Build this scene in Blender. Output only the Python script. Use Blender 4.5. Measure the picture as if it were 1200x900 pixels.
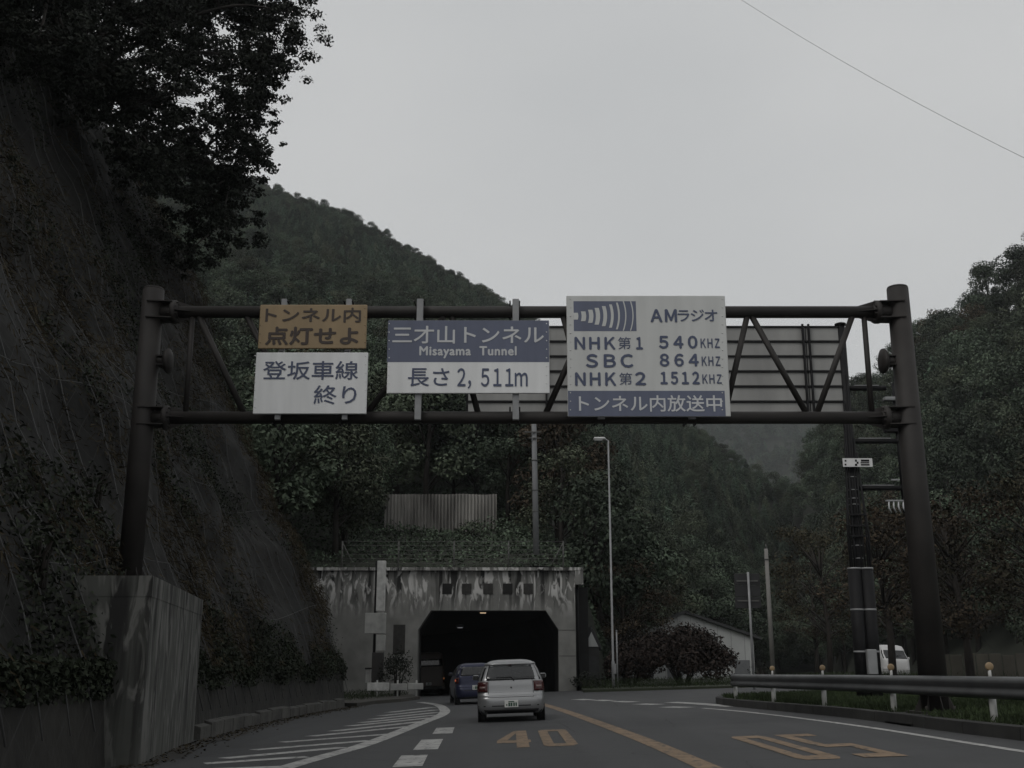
import bpy, math, random
import numpy as np
from mathutils import Vector, noise as mnoise
random.seed(7); rng = np.random.default_rng(7)
scene = bpy.context.scene
for o in list(bpy.data.objects): bpy.data.objects.remove(o)
COL = scene.collection

# ------------------------------------------------------------------ camera, sky, sun, exposure
FPX = 1300.0; PITCH = math.radians(14.37); CAMH = 1.28; BANK = 0.036
cam = bpy.data.cameras.new('camera'); cam.sensor_width = 36; cam.lens = 36 * FPX / 1200
cam.clip_start = 0.1; cam.clip_end = 8000
co = bpy.data.objects.new('camera', cam); COL.objects.link(co)
co.location = (0, 0, CAMH); co.rotation_euler = (math.pi / 2 + PITCH, 0, 0)
scene.camera = co
TO_SUN = Vector((-0.50, -0.50, 0.78)).normalized()
world = bpy.data.worlds.new('World'); scene.world = world; world.use_nodes = True
nt = world.node_tree; nt.nodes.clear()
wo = nt.nodes.new('ShaderNodeOutputWorld'); bg = nt.nodes.new('ShaderNodeBackground')
sky = nt.nodes.new('ShaderNodeTexSky'); sky.sky_type = 'NISHITA'; sky.sun_disc = False
sky.sun_elevation = math.asin(TO_SUN.z); sky.sun_rotation = math.atan2(TO_SUN.x, TO_SUN.y)
sky.dust_density = 4.0; sky.air_density = 1.0
hs = nt.nodes.new('ShaderNodeHueSaturation'); hs.inputs['Saturation'].default_value = 0.12
nt.links.new(sky.outputs[0], hs.inputs['Color'])
tc = nt.nodes.new('ShaderNodeTexCoord')
mp = nt.nodes.new('ShaderNodeMapping'); mp.inputs['Scale'].default_value = (1.2, 1.2, 2.4)
nz = nt.nodes.new('ShaderNodeTexNoise'); nz.inputs['Scale'].default_value = 1.3; nz.inputs['Detail'].default_value = 3
nt.links.new(tc.outputs['Generated'], mp.inputs[0]); nt.links.new(mp.outputs[0], nz.inputs['Vector'])
rp = nt.nodes.new('ShaderNodeValToRGB')           # the cloud deck: pale greys
rp.color_ramp.elements[0].position = 0.3; rp.color_ramp.elements[0].color = (.80, .815, .83, 1)
rp.color_ramp.elements[1].position = 0.7; rp.color_ramp.elements[1].color = (1.0, 1.0, 1.0, 1)
nt.links.new(nz.outputs['Fac'], rp.inputs[0])
sc_ = nt.nodes.new('ShaderNodeMix'); sc_.data_type = 'RGBA'; sc_.blend_type = 'MULTIPLY'; sc_.inputs[0].default_value = 1
nt.links.new(rp.outputs[0], sc_.inputs[6]); sc_.inputs[7].default_value = (6.6, 6.63, 6.62, 1)
mx = nt.nodes.new('ShaderNodeMix'); mx.data_type = 'RGBA'; mx.inputs[0].default_value = 0.9
nt.links.new(hs.outputs[0], mx.inputs[6]); nt.links.new(sc_.outputs[2], mx.inputs[7])
nt.links.new(mx.outputs[2], bg.inputs[0]); bg.inputs[1].default_value = 0.1
nt.links.new(bg.outputs[0], wo.inputs[0])
sl = bpy.data.lights.new('sun', 'SUN'); sl.energy = 0.95; sl.angle = math.radians(25); sl.color = (1, .97, .93)
so = bpy.data.objects.new('sun', sl); COL.objects.link(so); so.location = (-30, -30, 60)
so.rotation_euler = TO_SUN.to_track_quat('Z', 'Y').to_euler()
vs = scene.view_settings; vs.view_transform = 'Standard'; vs.look = 'None'; vs.exposure = 0.0; vs.gamma = 1; vs.use_curve_mapping = False
scene.render.engine = 'CYCLES'
cy = scene.cycles; cy.max_bounces = 5; cy.diffuse_bounces = 3; cy.glossy_bounces = 2; cy.transmission_bounces = 2
cy.transparent_max_bounces = 6; cy.volume_bounces = 1; cy.caustics_reflective = False; cy.caustics_refractive = False
cy.use_denoising = True

# ------------------------------------------------------------------ helpers
def ray(px, py):
    u = (px - 600) / FPX; v = -(py - 450) / FPX; c, s = math.cos(PITCH), math.sin(PITCH)
    return (u, c - v * s, s + v * c)
def at(px, py, Y):                      # point in the vertical plane Y metres ahead
    d = ray(px, py); t = Y / d[1]; return Vector((t * d[0], Y, CAMH + t * d[2]))
def gr(px, py, off=0.0):                # point on the banked road
    d = ray(px, py); t = (CAMH - off) / (BANK * d[0] - d[2]); return Vector((t * d[0], t * d[1], CAMH + t * d[2]))
def proj(X, Y, Z):
    z = Z - CAMH; c, s = math.cos(PITCH), math.sin(PITCH); dep = Y * c + z * s; up = -Y * s + z * c
    return 600 + FPX * X / dep, 450 - FPX * up / dep, dep
def zr(x): return BANK * max(-10.0, min(16.0, x))

MATS = {}
def mat(name, col, rough=.8, var=.25, scale=4.0, detail=4, metal=0.0, bump=0.0, bscale=None, col2=None, stretch=(1, 1, 1),
        emit=None, estr=0, spec=.5, island=0.0, objvar=0.0, objcol=None):
    if name in MATS: return MATS[name]
    m = bpy.data.materials.new(name); m.use_nodes = True; MATS[name] = m
    t = m.node_tree; b = t.nodes['Principled BSDF']
    b.inputs['Roughness'].default_value = rough; b.inputs['Metallic'].default_value = metal
    b.inputs['Specular IOR Level'].default_value = spec
    tc = t.nodes.new('ShaderNodeTexCoord'); mp = t.nodes.new('ShaderNodeMapping'); mp.inputs['Scale'].default_value = stretch
    t.links.new(tc.outputs['Object'], mp.inputs[0])
    n = t.nodes.new('ShaderNodeTexNoise'); n.inputs['Scale'].default_value = scale; n.inputs['Detail'].default_value = detail
    t.links.new(mp.outputs[0], n.inputs['Vector'])
    r = t.nodes.new('ShaderNodeValToRGB'); c2 = col2 or tuple(min(1, c * (1 + var)) for c in col)
    c1 = col if col2 else tuple(c * (1 - var) for c in col)
    r.color_ramp.elements[0].position = .32; r.color_ramp.elements[1].position = .68
    r.color_ramp.elements[0].color = (*c1, 1); r.color_ramp.elements[1].color = (*c2, 1)
    t.links.new(n.outputs['Fac'], r.inputs[0]); out = r.outputs[0]
    if objcol:                             # some plants of the kind have turned
        oi = t.nodes.new('ShaderNodeObjectInfo'); k = t.nodes.new('ShaderNodeMix'); k.data_type = 'RGBA'
        rr = t.nodes.new('ShaderNodeMapRange'); rr.inputs[1].default_value = .45; rr.inputs[2].default_value = 1.0; rr.inputs[4].default_value = objvar
        t.links.new(oi.outputs['Random'], rr.inputs[0]); t.links.new(rr.outputs[0], k.inputs[0])
        t.links.new(out, k.inputs[6]); k.inputs[7].default_value = (*objcol, 1); out = k.outputs[2]
        m1 = t.nodes.new('ShaderNodeMath'); m1.operation = 'MULTIPLY'; m1.inputs[1].default_value = 7.31; t.links.new(oi.outputs['Random'], m1.inputs[0])
        m2 = t.nodes.new('ShaderNodeMath'); m2.operation = 'FRACT'; t.links.new(m1.outputs[0], m2.inputs[0])
        m3 = t.nodes.new('ShaderNodeMapRange'); m3.inputs[3].default_value = .5; m3.inputs[4].default_value = 1.5; t.links.new(m2.outputs[0], m3.inputs[0])
        m4 = t.nodes.new('ShaderNodeVectorMath'); m4.operation = 'SCALE'; t.links.new(out, m4.inputs[0]); t.links.new(m3.outputs[0], m4.inputs['Scale']); out = m4.outputs[0]
    if island:
        g = t.nodes.new('ShaderNodeNewGeometry'); mr = t.nodes.new('ShaderNodeMapRange')
        mr.inputs[3].default_value = 1 - island; mr.inputs[4].default_value = 1 + island
        t.links.new(g.outputs['Random Per Island'], mr.inputs[0])
        k = t.nodes.new('ShaderNodeVectorMath'); k.operation = 'SCALE'
        t.links.new(out, k.inputs[0]); t.links.new(mr.outputs[0], k.inputs['Scale']); out = k.outputs[0]
    t.links.new(out, b.inputs['Base Color'])
    if bump:
        bn = t.nodes.new('ShaderNodeTexNoise'); bn.inputs['Scale'].default_value = bscale or scale * 6; bn.inputs['Detail'].default_value = 5
        t.links.new(mp.outputs[0], bn.inputs['Vector'])
        bp = t.nodes.new('ShaderNodeBump'); bp.inputs['Strength'].default_value = bump; bp.inputs['Distance'].default_value = .05
        t.links.new(bn.outputs['Fac'], bp.inputs['Height']); t.links.new(bp.outputs[0], b.inputs['Normal'])
    if emit:
        b.inputs['Emission Color'].default_value = (*emit, 1); b.inputs['Emission Strength'].default_value = estr
    return m

def tag(o, label=None, cat=None, group=None, kind=None):
    if label: o['label'] = label
    if cat: o['category'] = cat
    if group: o['group'] = group
    if kind: o['kind'] = kind
    return o
def empty(name, loc, label=None, cat=None, group=None, rz=0, ry=0):
    o = bpy.data.objects.new(name, None); COL.objects.link(o); o.location = loc; o.rotation_euler = (0, ry, rz)
    o.empty_display_size = .2
    return tag(o, label, cat, group)
def link_mesh(name, me, m, parent=None, loc=None):
    if m is not None and not me.materials: me.materials.append(m)
    o = bpy.data.objects.new(name, me); COL.objects.link(o)
    if parent: o.parent = parent
    if loc is not None: o.location = loc
    return o
def np_mesh(name, V, Fq, smooth=False):
    """V (n,3), Fq (m,k) uniform polygons"""
    me = bpy.data.meshes.new(name); V = np.asarray(V, dtype=np.float32); Fq = np.asarray(Fq, dtype=np.int32)
    me.vertices.add(len(V)); me.vertices.foreach_set('co', V.ravel())
    k = Fq.shape[1]; me.loops.add(Fq.size); me.loops.foreach_set('vertex_index', Fq.ravel())
    me.polygons.add(len(Fq)); me.polygons.foreach_set('loop_start', np.arange(0, Fq.size, k, dtype=np.int32))
    me.update(calc_edges=True); me.validate()
    if smooth: me.polygons.foreach_set('use_smooth', np.ones(len(me.polygons), dtype=bool))
    return me

class MB:
    def __init__(self): self.v = []; self.f = []; self.s = []
    def add(self, vs, fs, smooth=False):
        n = len(self.v); self.v += [Vector(p) for p in vs]; self.f += [[i + n for i in f] for f in fs]; self.s += [smooth] * len(fs); return self
    def box(self, a, b, taper=None):
        x0, y0, z0 = a; x1, y1, z1 = b
        return self.add([(x0, y0, z0), (x1, y0, z0), (x1, y1, z0), (x0, y1, z0), (x0, y0, z1), (x1, y0, z1), (x1, y1, z1), (x0, y1, z1)],
                        [(0, 3, 2, 1), (4, 5, 6, 7), (0, 1, 5, 4), (1, 2, 6, 5), (2, 3, 7, 6), (3, 0, 4, 7)])
    def bevbox(self, a, b, r=.02):      # box with chamfered vertical and horizontal edges
        c = [(a[i] + b[i]) / 2 for i in range(3)]; h = [abs(b[i] - a[i]) / 2 for i in range(3)]; r = min(r, min(h) * .9)
        vs = []; idx = {}
        for sx in (-1, 1):
            for sy in (-1, 1):
                for sz in (-1, 1):
                    for ax in range(3):
                        p = [sx * h[0], sy * h[1], sz * h[2]]
                        for k, sg in enumerate((sx, sy, sz)):
                            if k != ax: p[k] -= sg * r
                        idx[(sx, sy, sz, ax)] = len(vs); vs.append([c[k] + p[k] for k in range(3)])
        fs = []
        for ax in range(3):
            o1, o2 = [k for k in range(3) if k != ax]
            for sg in (-1, 1):
                q = []
                for (p1, p2) in ((-1, -1), (1, -1), (1, 1), (-1, 1)):
                    t = [0, 0, 0]; t[ax] = sg; t[o1] = p1; t[o2] = p2; q.append(idx[(*t, ax)])
                fs.append(q)
        for e in range(3):
            o1, o2 = [k for k in range(3) if k != e]
            for p1 in (-1, 1):
                for p2 in (-1, 1):
                    q = []
                    for (se, axx) in ((-1, o1), (1, o1), (1, o2), (-1, o2)):
                        t = [0, 0, 0]; t[e] = se; t[o1] = p1; t[o2] = p2; q.append(idx[(*t, axx)])
                    fs.append(q)
        for sx in (-1, 1):
            for sy in (-1, 1):
                for sz in (-1, 1): fs.append([idx[(sx, sy, sz, k)] for k in range(3)])
        return self.add(vs, fs)
    def tube(self, p0, p1, r0, r1=None, n=10, cap=True):
        return self.path([p0, p1], [r0, r0 if r1 is None else r1], n, cap)
    def path(self, pts, rs, n=8, cap=True):
        pts = [Vector(p) for p in pts]; rs = rs if isinstance(rs, (list, tuple)) else [rs] * len(pts); vs = []; fs = []
        prev = None
        for i, p in enumerate(pts):
            d = (pts[min(i + 1, len(pts) - 1)] - pts[max(i - 1, 0)]).normalized()
            if prev is None: a = d.orthogonal().normalized()
            else: a = (prev - d * prev.dot(d)).normalized()
            prev = a; b = d.cross(a)
            for k in range(n):
                t = 2 * math.pi * k / n; vs.append(p + (a * math.cos(t) + b * math.sin(t)) * rs[i])
        for i in range(len(pts) - 1):
            for k in range(n):
                fs.append((i * n + k, i * n + (k + 1) % n, (i + 1) * n + (k + 1) % n, (i + 1) * n + k))
        self.add(vs, fs, True)
        if cap:
            m = len(self.v) - len(vs)
            self.f.append([m + k for k in range(n)][::-1]); self.s.append(False)
            self.f.append([m + (len(pts) - 1) * n + k for k in range(n)]); self.s.append(False)
        return self
    def lathe(self, c, axis, prof, n=16):   # prof: (distance along axis, radius)
        c = Vector(c); ax = Vector(axis).normalized(); a = ax.orthogonal().normalized(); b = ax.cross(a); vs = []; fs = []
        for (d, r) in prof:
            for k in range(n):
                t = 2 * math.pi * k / n; vs.append(c + ax * d + (a * math.cos(t) + b * math.sin(t)) * r)
        for i in range(len(prof) - 1):
            for k in range(n): fs.append((i * n + k, i * n + (k + 1) % n, (i + 1) * n + (k + 1) % n, (i + 1) * n + k))
        fs.append(tuple(range(n))[::-1]); fs.append(tuple((len(prof) - 1) * n + k for k in range(n)))
        return self.add(vs, fs, True)
    def prism(self, poly, y0, y1):           # poly in (x, z), extruded along y
        n = len(poly); vs = [(x, y0, z) for x, z in poly] + [(x, y1, z) for x, z in poly]
        return self.add(vs, [tuple(range(n)), tuple(range(2 * n - 1, n - 1, -1))] + [(i, n + i, n + (i + 1) % n, (i + 1) % n) for i in range(n)])
    def slab(self, poly, h):                 # poly of 3-D points, thickness h downwards
        n = len(poly); vs = [Vector(p) for p in poly] + [Vector(p) - Vector((0, 0, h)) for p in poly]
        return self.add(vs, [tuple(range(n)), tuple(range(2 * n - 1, n - 1, -1))] + [(i, n + i, n + (i + 1) % n, (i + 1) % n) for i in range(n)])
    def build(self, name, m, parent=None, origin=None, local=False):
        me = bpy.data.meshes.new(name)
        if parent is not None and not local:
            q = parent
            off = Vector((0, 0, 0))
            while q: off += q.location; q = q.parent
            vs = [p - off for p in self.v]
        elif parent is None and not local:
            if origin is None:
                xs = [p.x for p in self.v]; ys = [p.y for p in self.v]; origin = Vector(((min(xs) + max(xs)) / 2, (min(ys) + max(ys)) / 2, min(p.z for p in self.v)))
            vs = [p - Vector(origin) for p in self.v]
        else: vs = self.v
        me.from_pydata([tuple(p) for p in vs], [], self.f); me.update()
        me.polygons.foreach_set('use_smooth', self.s)
        import bmesh
        bm = bmesh.new(); bm.from_mesh(me); bmesh.ops.recalc_face_normals(bm, faces=bm.faces); bm.to_mesh(me); bm.free()
        o = link_mesh(name, me, m, parent)
        if parent is None and not local: o.location = origin
        return o

def clone(root, loc, scale=1.0, rz=0.0, **kw):
    r = root.copy(); COL.objects.link(r); r.location = loc; r.scale = (scale,) * 3 if not isinstance(scale, tuple) else scale; r.rotation_euler = (0, 0, rz)
    for ch in KIDS[root.name]:
        c = ch.copy(); COL.objects.link(c); c.parent = r
    tag(r, **kw); return r
KIDS = {}

# ------------------------------------------------------------------ materials
def worn(name, base, patch, paint=None, lo=.50, hi=.62):
    m = bpy.data.materials.new(name); m.use_nodes = True; MATS[name] = m; t = m.node_tree; b = t.nodes['Principled BSDF']; b.inputs['Roughness'].default_value = .82
    tc = t.nodes.new('ShaderNodeTexCoord')
    def noise(scale, detail, st): 
        mp = t.nodes.new('ShaderNodeMapping'); mp.inputs['Scale'].default_value = st; t.links.new(tc.outputs['Object'], mp.inputs[0])
        n = t.nodes.new('ShaderNodeTexNoise'); n.inputs['Scale'].default_value = scale; n.inputs['Detail'].default_value = detail; t.links.new(mp.outputs[0], n.inputs['Vector']); return n.outputs['Fac']
    def mix(f, a, c, lo, hi):
        r = t.nodes.new('ShaderNodeMapRange'); r.inputs[1].default_value = lo; r.inputs[2].default_value = hi; t.links.new(f, r.inputs[0])
        x = t.nodes.new('ShaderNodeMix'); x.data_type = 'RGBA'; t.links.new(r.outputs[0], x.inputs[0])
        for k, v in ((6, a), (7, c)):
            if isinstance(v, tuple): x.inputs[k].default_value = (*v, 1)
            else: t.links.new(v, x.inputs[k])
        return x.outputs[2]
    c = mix(noise(1.0, 4, (1.1, .05, 1)), base, patch, .38, .64)                      # bands worn along the lanes
    c = mix(noise(.5, 8, (1, 1, 1)), c, tuple(v * .72 for v in base), .52, .70)       # patches
    c = mix(noise(55, 3, (1, 1, 1)), c, tuple(v * 1.6 for v in base), .55, .75)       # aggregate
    if paint: 
        p = mix(noise(3, 6, (1, 1, 1)), paint, tuple(v * .7 for v in paint), .4, .65)
        c = mix(noise(9, 9, (1, .6, 1)), p, c, lo, hi)
    else:
        vo = t.nodes.new('ShaderNodeTexVoronoi'); vo.feature = 'DISTANCE_TO_EDGE'; vo.inputs['Scale'].default_value = .33
        ad = t.nodes.new('ShaderNodeMix'); ad.data_type = 'VECTOR'; ad.inputs[0].default_value = .12
        nn = t.nodes.new('ShaderNodeTexNoise'); nn.inputs['Scale'].default_value = 1.5; nn.inputs['Detail'].default_value = 6; t.links.new(tc.outputs['Object'], nn.inputs['Vector'])
        t.links.new(tc.outputs['Object'], ad.inputs[4]); t.links.new(nn.outputs['Color'], ad.inputs[5]); t.links.new(ad.outputs[1], vo.inputs['Vector'])
        c = mix(vo.outputs['Distance'], tuple(v * .45 for v in base), c, .0, .006)     # hairline cracks
    t.links.new(c, b.inputs['Base Color'])
    bp = t.nodes.new('ShaderNodeBump'); bp.inputs['Strength'].default_value = .25; bp.inputs['Distance'].default_value = .02; t.links.new(noise(60, 4, (1, 1, 1)), bp.inputs['Height']); t.links.new(bp.outputs[0], b.inputs['Normal'])
    return m
AB, AP = (.044, .045, .047), (.034, .035, .037)
asphalt = worn('asphalt', AB, AP)
paint_w = worn('worn_white_paint', AB, AP, (.36, .36, .35), .56, .72)
paint_o = worn('worn_orange_paint', AB, AP, (.205, .145, .092), .54, .70)
concrete = mat('weathered_concrete', (.13, .13, .125), .9, 0, .9, 8, col2=(.24, .235, .225), bump=.3, bscale=9, stretch=(1, 1, .25))
dark_steel = mat('brown_painted_steel', (.021, .0185, .017), .68, .25, 2, spec=.4)
galv = mat('galvanised_steel', (.24, .245, .25), .55, .15, 3, metal=.2)
black_steel = mat('black_steel', (.009, .009, .010), .65, .2, 3, spec=.2)
white_board = mat('white_sign_sheet', (.70, .71, .71), .42, .07, 1.6, 7, stretch=(2.5, 1, .35))
white_board_old = mat('white_sign_sheet_greyer', (.50, .51, .50), .42, .07, 1.6, 7, stretch=(2.5, 1, .35))
amber_board = mat('amber_sign_sheet', (.27, .195, .105), .5, .09, 1.6, 7, stretch=(2.5, 1, .35))
blue_sheet = mat('blue_sign_sheet', (.092, .106, .160), .42, .09, 1.6, 7, stretch=(2.5, 1, .35))
blue_ink = mat('blue_sign_lettering', (.055, .07, .125), .5, .04, 2)
dark_ink = mat('dark_sign_lettering', (.035, .022, .016), .5, .05, 2)
white_ink = mat('white_sign_lettering', (.52, .53, .54), .5, .04, 2)
leaf_dark = mat('dark_leaf', (.018, .022, .016), .75, .3, .6, spec=.2, island=.5)
leaf_mid = mat('mid_leaf', (.056, .076, .051), .75, .35, .5, spec=.2, island=.45, objvar=.45, objcol=(.056, .046, .026))
leaf_needle = mat('needle_leaf', (.048, .070, .048), .8, .3, .4, spec=.15, island=.4, objvar=.8, objcol=(.085, .095, .065))
leaf_brown = mat('turning_leaf', (.044, .034, .023), .8, .35, .6, spec=.15, island=.5, objvar=.5, objcol=(.035, .040, .022))
leaf_red = mat('dark_red_leaf', (.027, .020, .017), .8, .3, .8, spec=.15, island=.5)
dry_grass = mat('dry_grass', (.050, .041, .026), .9, .35, .5, spec=.1, island=.5)
ivy = mat('ivy_leaf', (.020, .026, .015), .7, .4, .4, spec=.2, island=.5)
turf = mat('verge_grass', (.030, .042, .020), .9, .35, .5, spec=.1, island=.4)
bark = mat('bark', (.022, .018, .015), .9, .3, 5, bump=.4, bscale=20, stretch=(1, 1, .3))
forest_floor = mat('forest_floor', (.016, .019, .012), .95, .35, .12, 6)
soil = mat('bare_ground', (.045, .042, .036), .95, .25, .2, 6)

# ------------------------------------------------------------------ ground, road
m = MB(); m.add([(-4000, -1500, -.6), (4000, -1500, -.6), (4000, 6000, -.6), (-4000, 6000, -.6)], [(0, 1, 2, 3)])
tag(m.build('ground', soil), kind='structure')
xs = [-30, -16, -10, -6, -3, 0, 3, 6, 9, 12, 16, 25, 40, 60]; ys = list(range(-30, 62, 7)) + [61]
V = [(x, y, zr(x)) for y in ys for x in xs]; n = len(xs)
F = [(j * n + i, j * n + i + 1, (j + 1) * n + i + 1, (j + 1) * n + i) for j in range(len(ys) - 1) for i in range(n - 1)]
road = link_mesh('road', np_mesh('road', V, F), asphalt); tag(road, kind='structure')
def strip(name, pts, w, m, z=.005, closed=False):    # a painted line of width w along ground points
    P = [Vector((p[0], p[1], 0)) for p in pts]; vs = []
    for i, p in enumerate(P):
        d = (P[min(i + 1, len(P) - 1)] - P[max(i - 1, 0)]).normalized(); nrm = Vector((-d.y, d.x, 0)); ww = w[i] if isinstance(w, list) else w
        for s in (1, -1):
            q = p + nrm * s * ww / 2; vs.append((q.x, q.y, zr(q.x) + z))
    mb = MB(); mb.add(vs, [(2 * i, 2 * i + 1, 2 * i + 3, 2 * i + 2) for i in range(len(P) - 1)])
    return mb.build(name, m, road)
def smooth_pts(pts, k=6):
    P = [Vector(p) for p in pts]; out = []
    for i in range(len(P) - 1):
        a, b, c, d = P[max(i - 1, 0)], P[i], P[i + 1], P[min(i + 2, len(P) - 1)]
        for j in range(k):
            t = j / k; out.append(.5 * ((2 * b) + (c - a) * t + (2 * a - 5 * b + 4 * c - d) * t * t + (3 * b - a - 3 * c + d) * t ** 3))
    return out + [P[-1]]
cl = smooth_pts([Vector((2.62, 3, 0)), gr(824, 897), gr(722, 855), gr(645, 828), Vector((.25, 50, 0)), Vector((-1.2, 60.5, 0))])
strip('centre_line', cl, .30, paint_o)
el = smooth_pts([Vector((-4.6, 4, 0)), gr(340, 898), gr(430, 872), gr(492, 848), gr(517, 838), gr(521, 832), gr(512, 826), gr(492, 823)])
strip('edge_line', el, .34, paint_w)
for a, b in (((478, 896), (497, 887)), ((491, 877), (514, 868)), ((505, 859), (522, 854)), ((470, 921), (485, 905))):
    pa, pb = gr(484 if a[0] == 478 else (a[0] + 10), a[1]), gr(b[0] - 7, b[1])
    strip('lane_dash', [(-1.46, pa.y - .35, 0), (-1.54, pb.y + .35, 0)], .42, paint_w)
for a, b in (((215, 903), (330, 899)), ((240, 895), (360, 887)), ((262, 889), (402, 876)), ((297, 879), (434, 868)), ((330, 870), (462, 860)), ((364, 863), (484, 851)), ((391, 857), (500, 845)), ((409, 851), (508, 841)),
             ((424, 847), (511, 838)), ((436, 843), (512, 835)), ((446, 839), (511, 832)), ((456, 835), (507, 829))):
    pa, pb = gr(*a), gr(*b); strip('hatch_stripe', [pa, pb], .40, paint_w, z=.0045)
re_ = smooth_pts([Vector((6.9, 3, 0)), gr(1200, 881), gr(1000, 850), gr(880, 835), gr(824, 830)])
strip('edge_line', re_, .15, paint_w)
for x0, x1, y in ((676, 692, 819.5), (698, 716, 820.5), (722, 742, 822), (749, 771, 825), (780, 806, 828.5)):
    a, b = gr(x0, y), gr(x1, y + .8); strip('lane_dash', [a, b], .55, paint_w)
strip('stop_line', smooth_pts([gr(786, 823), gr(815, 824.5), gr(860, 828)]), .5, paint_w)
def numerals(name, first, corner, flip):
    """road numerals 5 m long, 1.9 m wide; corner = lower left as its own driver reads it"""
    d = empty(name, (0, 0, 0)); d.parent = road
    parts = {'numeral_four': [[(.0, 1.25), (.80, 1.25), (.80, 1.95), (.0, 1.95)], [(.46, 0), (.74, 0), (.74, 5), (.46, 5)], [(.0, 1.95), (.24, 1.95), (.54, 5), (.46, 5), (.40, 4.9)]],
             'numeral_five': [[(0, 0), (.78, 0), (.78, .60), (0, .60)], [(.52, .60), (.78, .60), (.78, 2.5), (.52, 2.5)], [(0, 2.5), (.78, 2.5), (.70, 3.05), (0, 3.05)], [(0, 3.05), (.25, 3.05), (.25, 4.4), (0, 4.4)], [(0, 4.4), (.74, 4.4), (.74, 5), (0, 5)]],
             'numeral_zero': [[(1.06, .3), (1.16, 0), (1.72, 0), (1.82, .3), (1.82, .62), (1.06, .62)], [(1.06, 4.38), (1.82, 4.38), (1.82, 4.7), (1.72, 5), (1.16, 5), (1.06, 4.7)], [(1.06, .62), (1.30, .62), (1.30, 4.38), (1.06, 4.38)], [(1.58, .62), (1.82, .62), (1.82, 4.38), (1.58, 4.38)]]}
    for nm in (first, 'numeral_zero'):
        mb = MB()
        for k, poly in enumerate(parts[nm]):
            vs = []
            for (x, y) in poly:
                x *= .76; X, Y = (corner[0] + x, corner[1] + y) if not flip else (corner[0] - x, corner[1] - y)
                vs.append((X, Y, zr(X) + .0052 + .0006 * k))
            mb.add(vs, [tuple(range(len(vs)))])
        mb.build(nm, paint_o, d)
    return d
numerals('speed_marking', 'numeral_four', (-.27, 19.3), False); numerals('speed_marking', 'numeral_five', (5.10, 20.0), True)

# island on the right with kerb, grass
isl = smooth_pts([Vector((8.6, 4, 0)), Vector((7.35, 16.8, 0)), gr(1000, 842, .0), gr(900, 832), gr(848, 826.5), Vector((6.6, 36.5, 0)), Vector((8.5, 37.2, 0))], 5)
isl = [Vector((p.x, p.y, 0)) for p in isl]
poly = [Vector((p.x + .22, p.y, zr(p.x) + .165)) for p in isl] + [Vector((40, 40, zr(40) + .16)), Vector((40, 4, zr(40) + .16))]
m = MB(); m.slab(poly, .5); tag(m.build('traffic_island', turf), kind='structure')
kerb = empty('kerb', isl[0], 'dark concrete kerb edging the grass island under the guardrail', 'kerb')
for i in range(len(isl) - 1):
    a, b = isl[i], isl[i + 1]; k = max(1, int((b - a).length / 1.0))
    for j in range(k):
        p, q = a.lerp(b, j / k + .012), a.lerp(b, (j + 1) / k - .012); d = (q - p).normalized(); nr = Vector((d.y, -d.x, 0)) * .2
        mb = MB(); mb.slab([Vector((v.x, v.y, zr(v.x) + .19 + random.uniform(-.006, .006))) for v in (p, q, q + nr, p + nr)], .4); mb.build('kerb_stone', mat('sooty_kerb', (.022, .022, .021), .9, .35, 2), kerb)
# far verge beyond the junction
m = MB(); m.slab([Vector((3.5, 56.5, .26)), Vector((18, 52, .70)), Vector((48, 44, .72)), Vector((60, 120, .72)), Vector((6, 120, .3))], .5)
tag(m.build('verge', mat('verge_ground', (.028, .034, .02), .95, .3, .6)), kind='structure')

# ------------------------------------------------------------------ left slope
prof_px = [(414, 812), (411, 786), (395, 740), (372, 690), (348, 625), (322, 565), (300, 520), (270, 440), (240, 370), (215, 300), (195, 245), (165, 180)]
PR = [(at(x, y, 47).x, at(x, y, 47).z) for x, y in prof_px]
PR += [(PR[-1][0] - 1.5, PR[-1][1] + 2.5), (PR[-1][0] - 6, PR[-1][1] + 6), (PR[-1][0] - 22, PR[-1][1] + 14), (PR[-1][0] - 70, PR[-1][1] + 30)]
XB = [(0, -5.9), (8, -6.0), (18, -6.35), (25, -6.95), (33, -7.35), (40, -7.2), (47, -6.75), (52, -9.5), (60, -17), (68, -26)]
def interp(t, x):
    if x <= t[0][0]: return t[0][1]
    for (a, fa), (b, fb) in zip(t, t[1:]):
        if x <= b: return fa + (fb - fa) * (x - a) / (b - a)
    return t[-1][1]
x47 = PR[1][0]
plen = [0]
for a, b in zip(PR[1:], PR[2:]): plen.append(plen[-1] + math.hypot(b[0] - a[0], b[1] - a[1]))
PXU = list(zip(plen, [p[0] for p in PR[1:]])); PZU = list(zip(plen, [p[1] for p in PR[1:]]))
WALL_TOP = PR[1][1]
def slope_pt(Y, u, lift=0.0):
    x = interp(PXU, u) - x47 + interp(XB, Y) - .25; z = interp(PZU, u)
    nn = mnoise.noise(Vector((Y * .16, u * .16, 3.1))) * .9 + mnoise.noise(Vector((Y * .5, u * .5, 9.7))) * .35
    nn += mnoise.noise(Vector((Y * 1.3, u * 1.3, 2.2))) * .22
    k = min(1, u / 3.0); x += nn * k * .75; z += nn * k * .3
    return Vector((x + lift * .9, Y, z + lift * .43))
Ys = list(np.arange(4, 48, .3)) + list(np.arange(48, 69, 1.0)); Us = list(np.arange(0, 24, .3)) + list(np.arange(24, plen[-1], 6))
V = [slope_pt(y, u) for y in Ys for u in Us]; n = len(Us)
F = [(j * n + i, j * n + i + 1, (j + 1) * n + i + 1, (j + 1) * n + i) for j in range(len(Ys) - 1) for i in range(n - 1)]
slope_mat = mat('netted_rock_slope', (.004, .0045, .004), .95, 0, .45, 11, col2=(.015, .0145, .013), bump=1.0, bscale=2.2)
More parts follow.
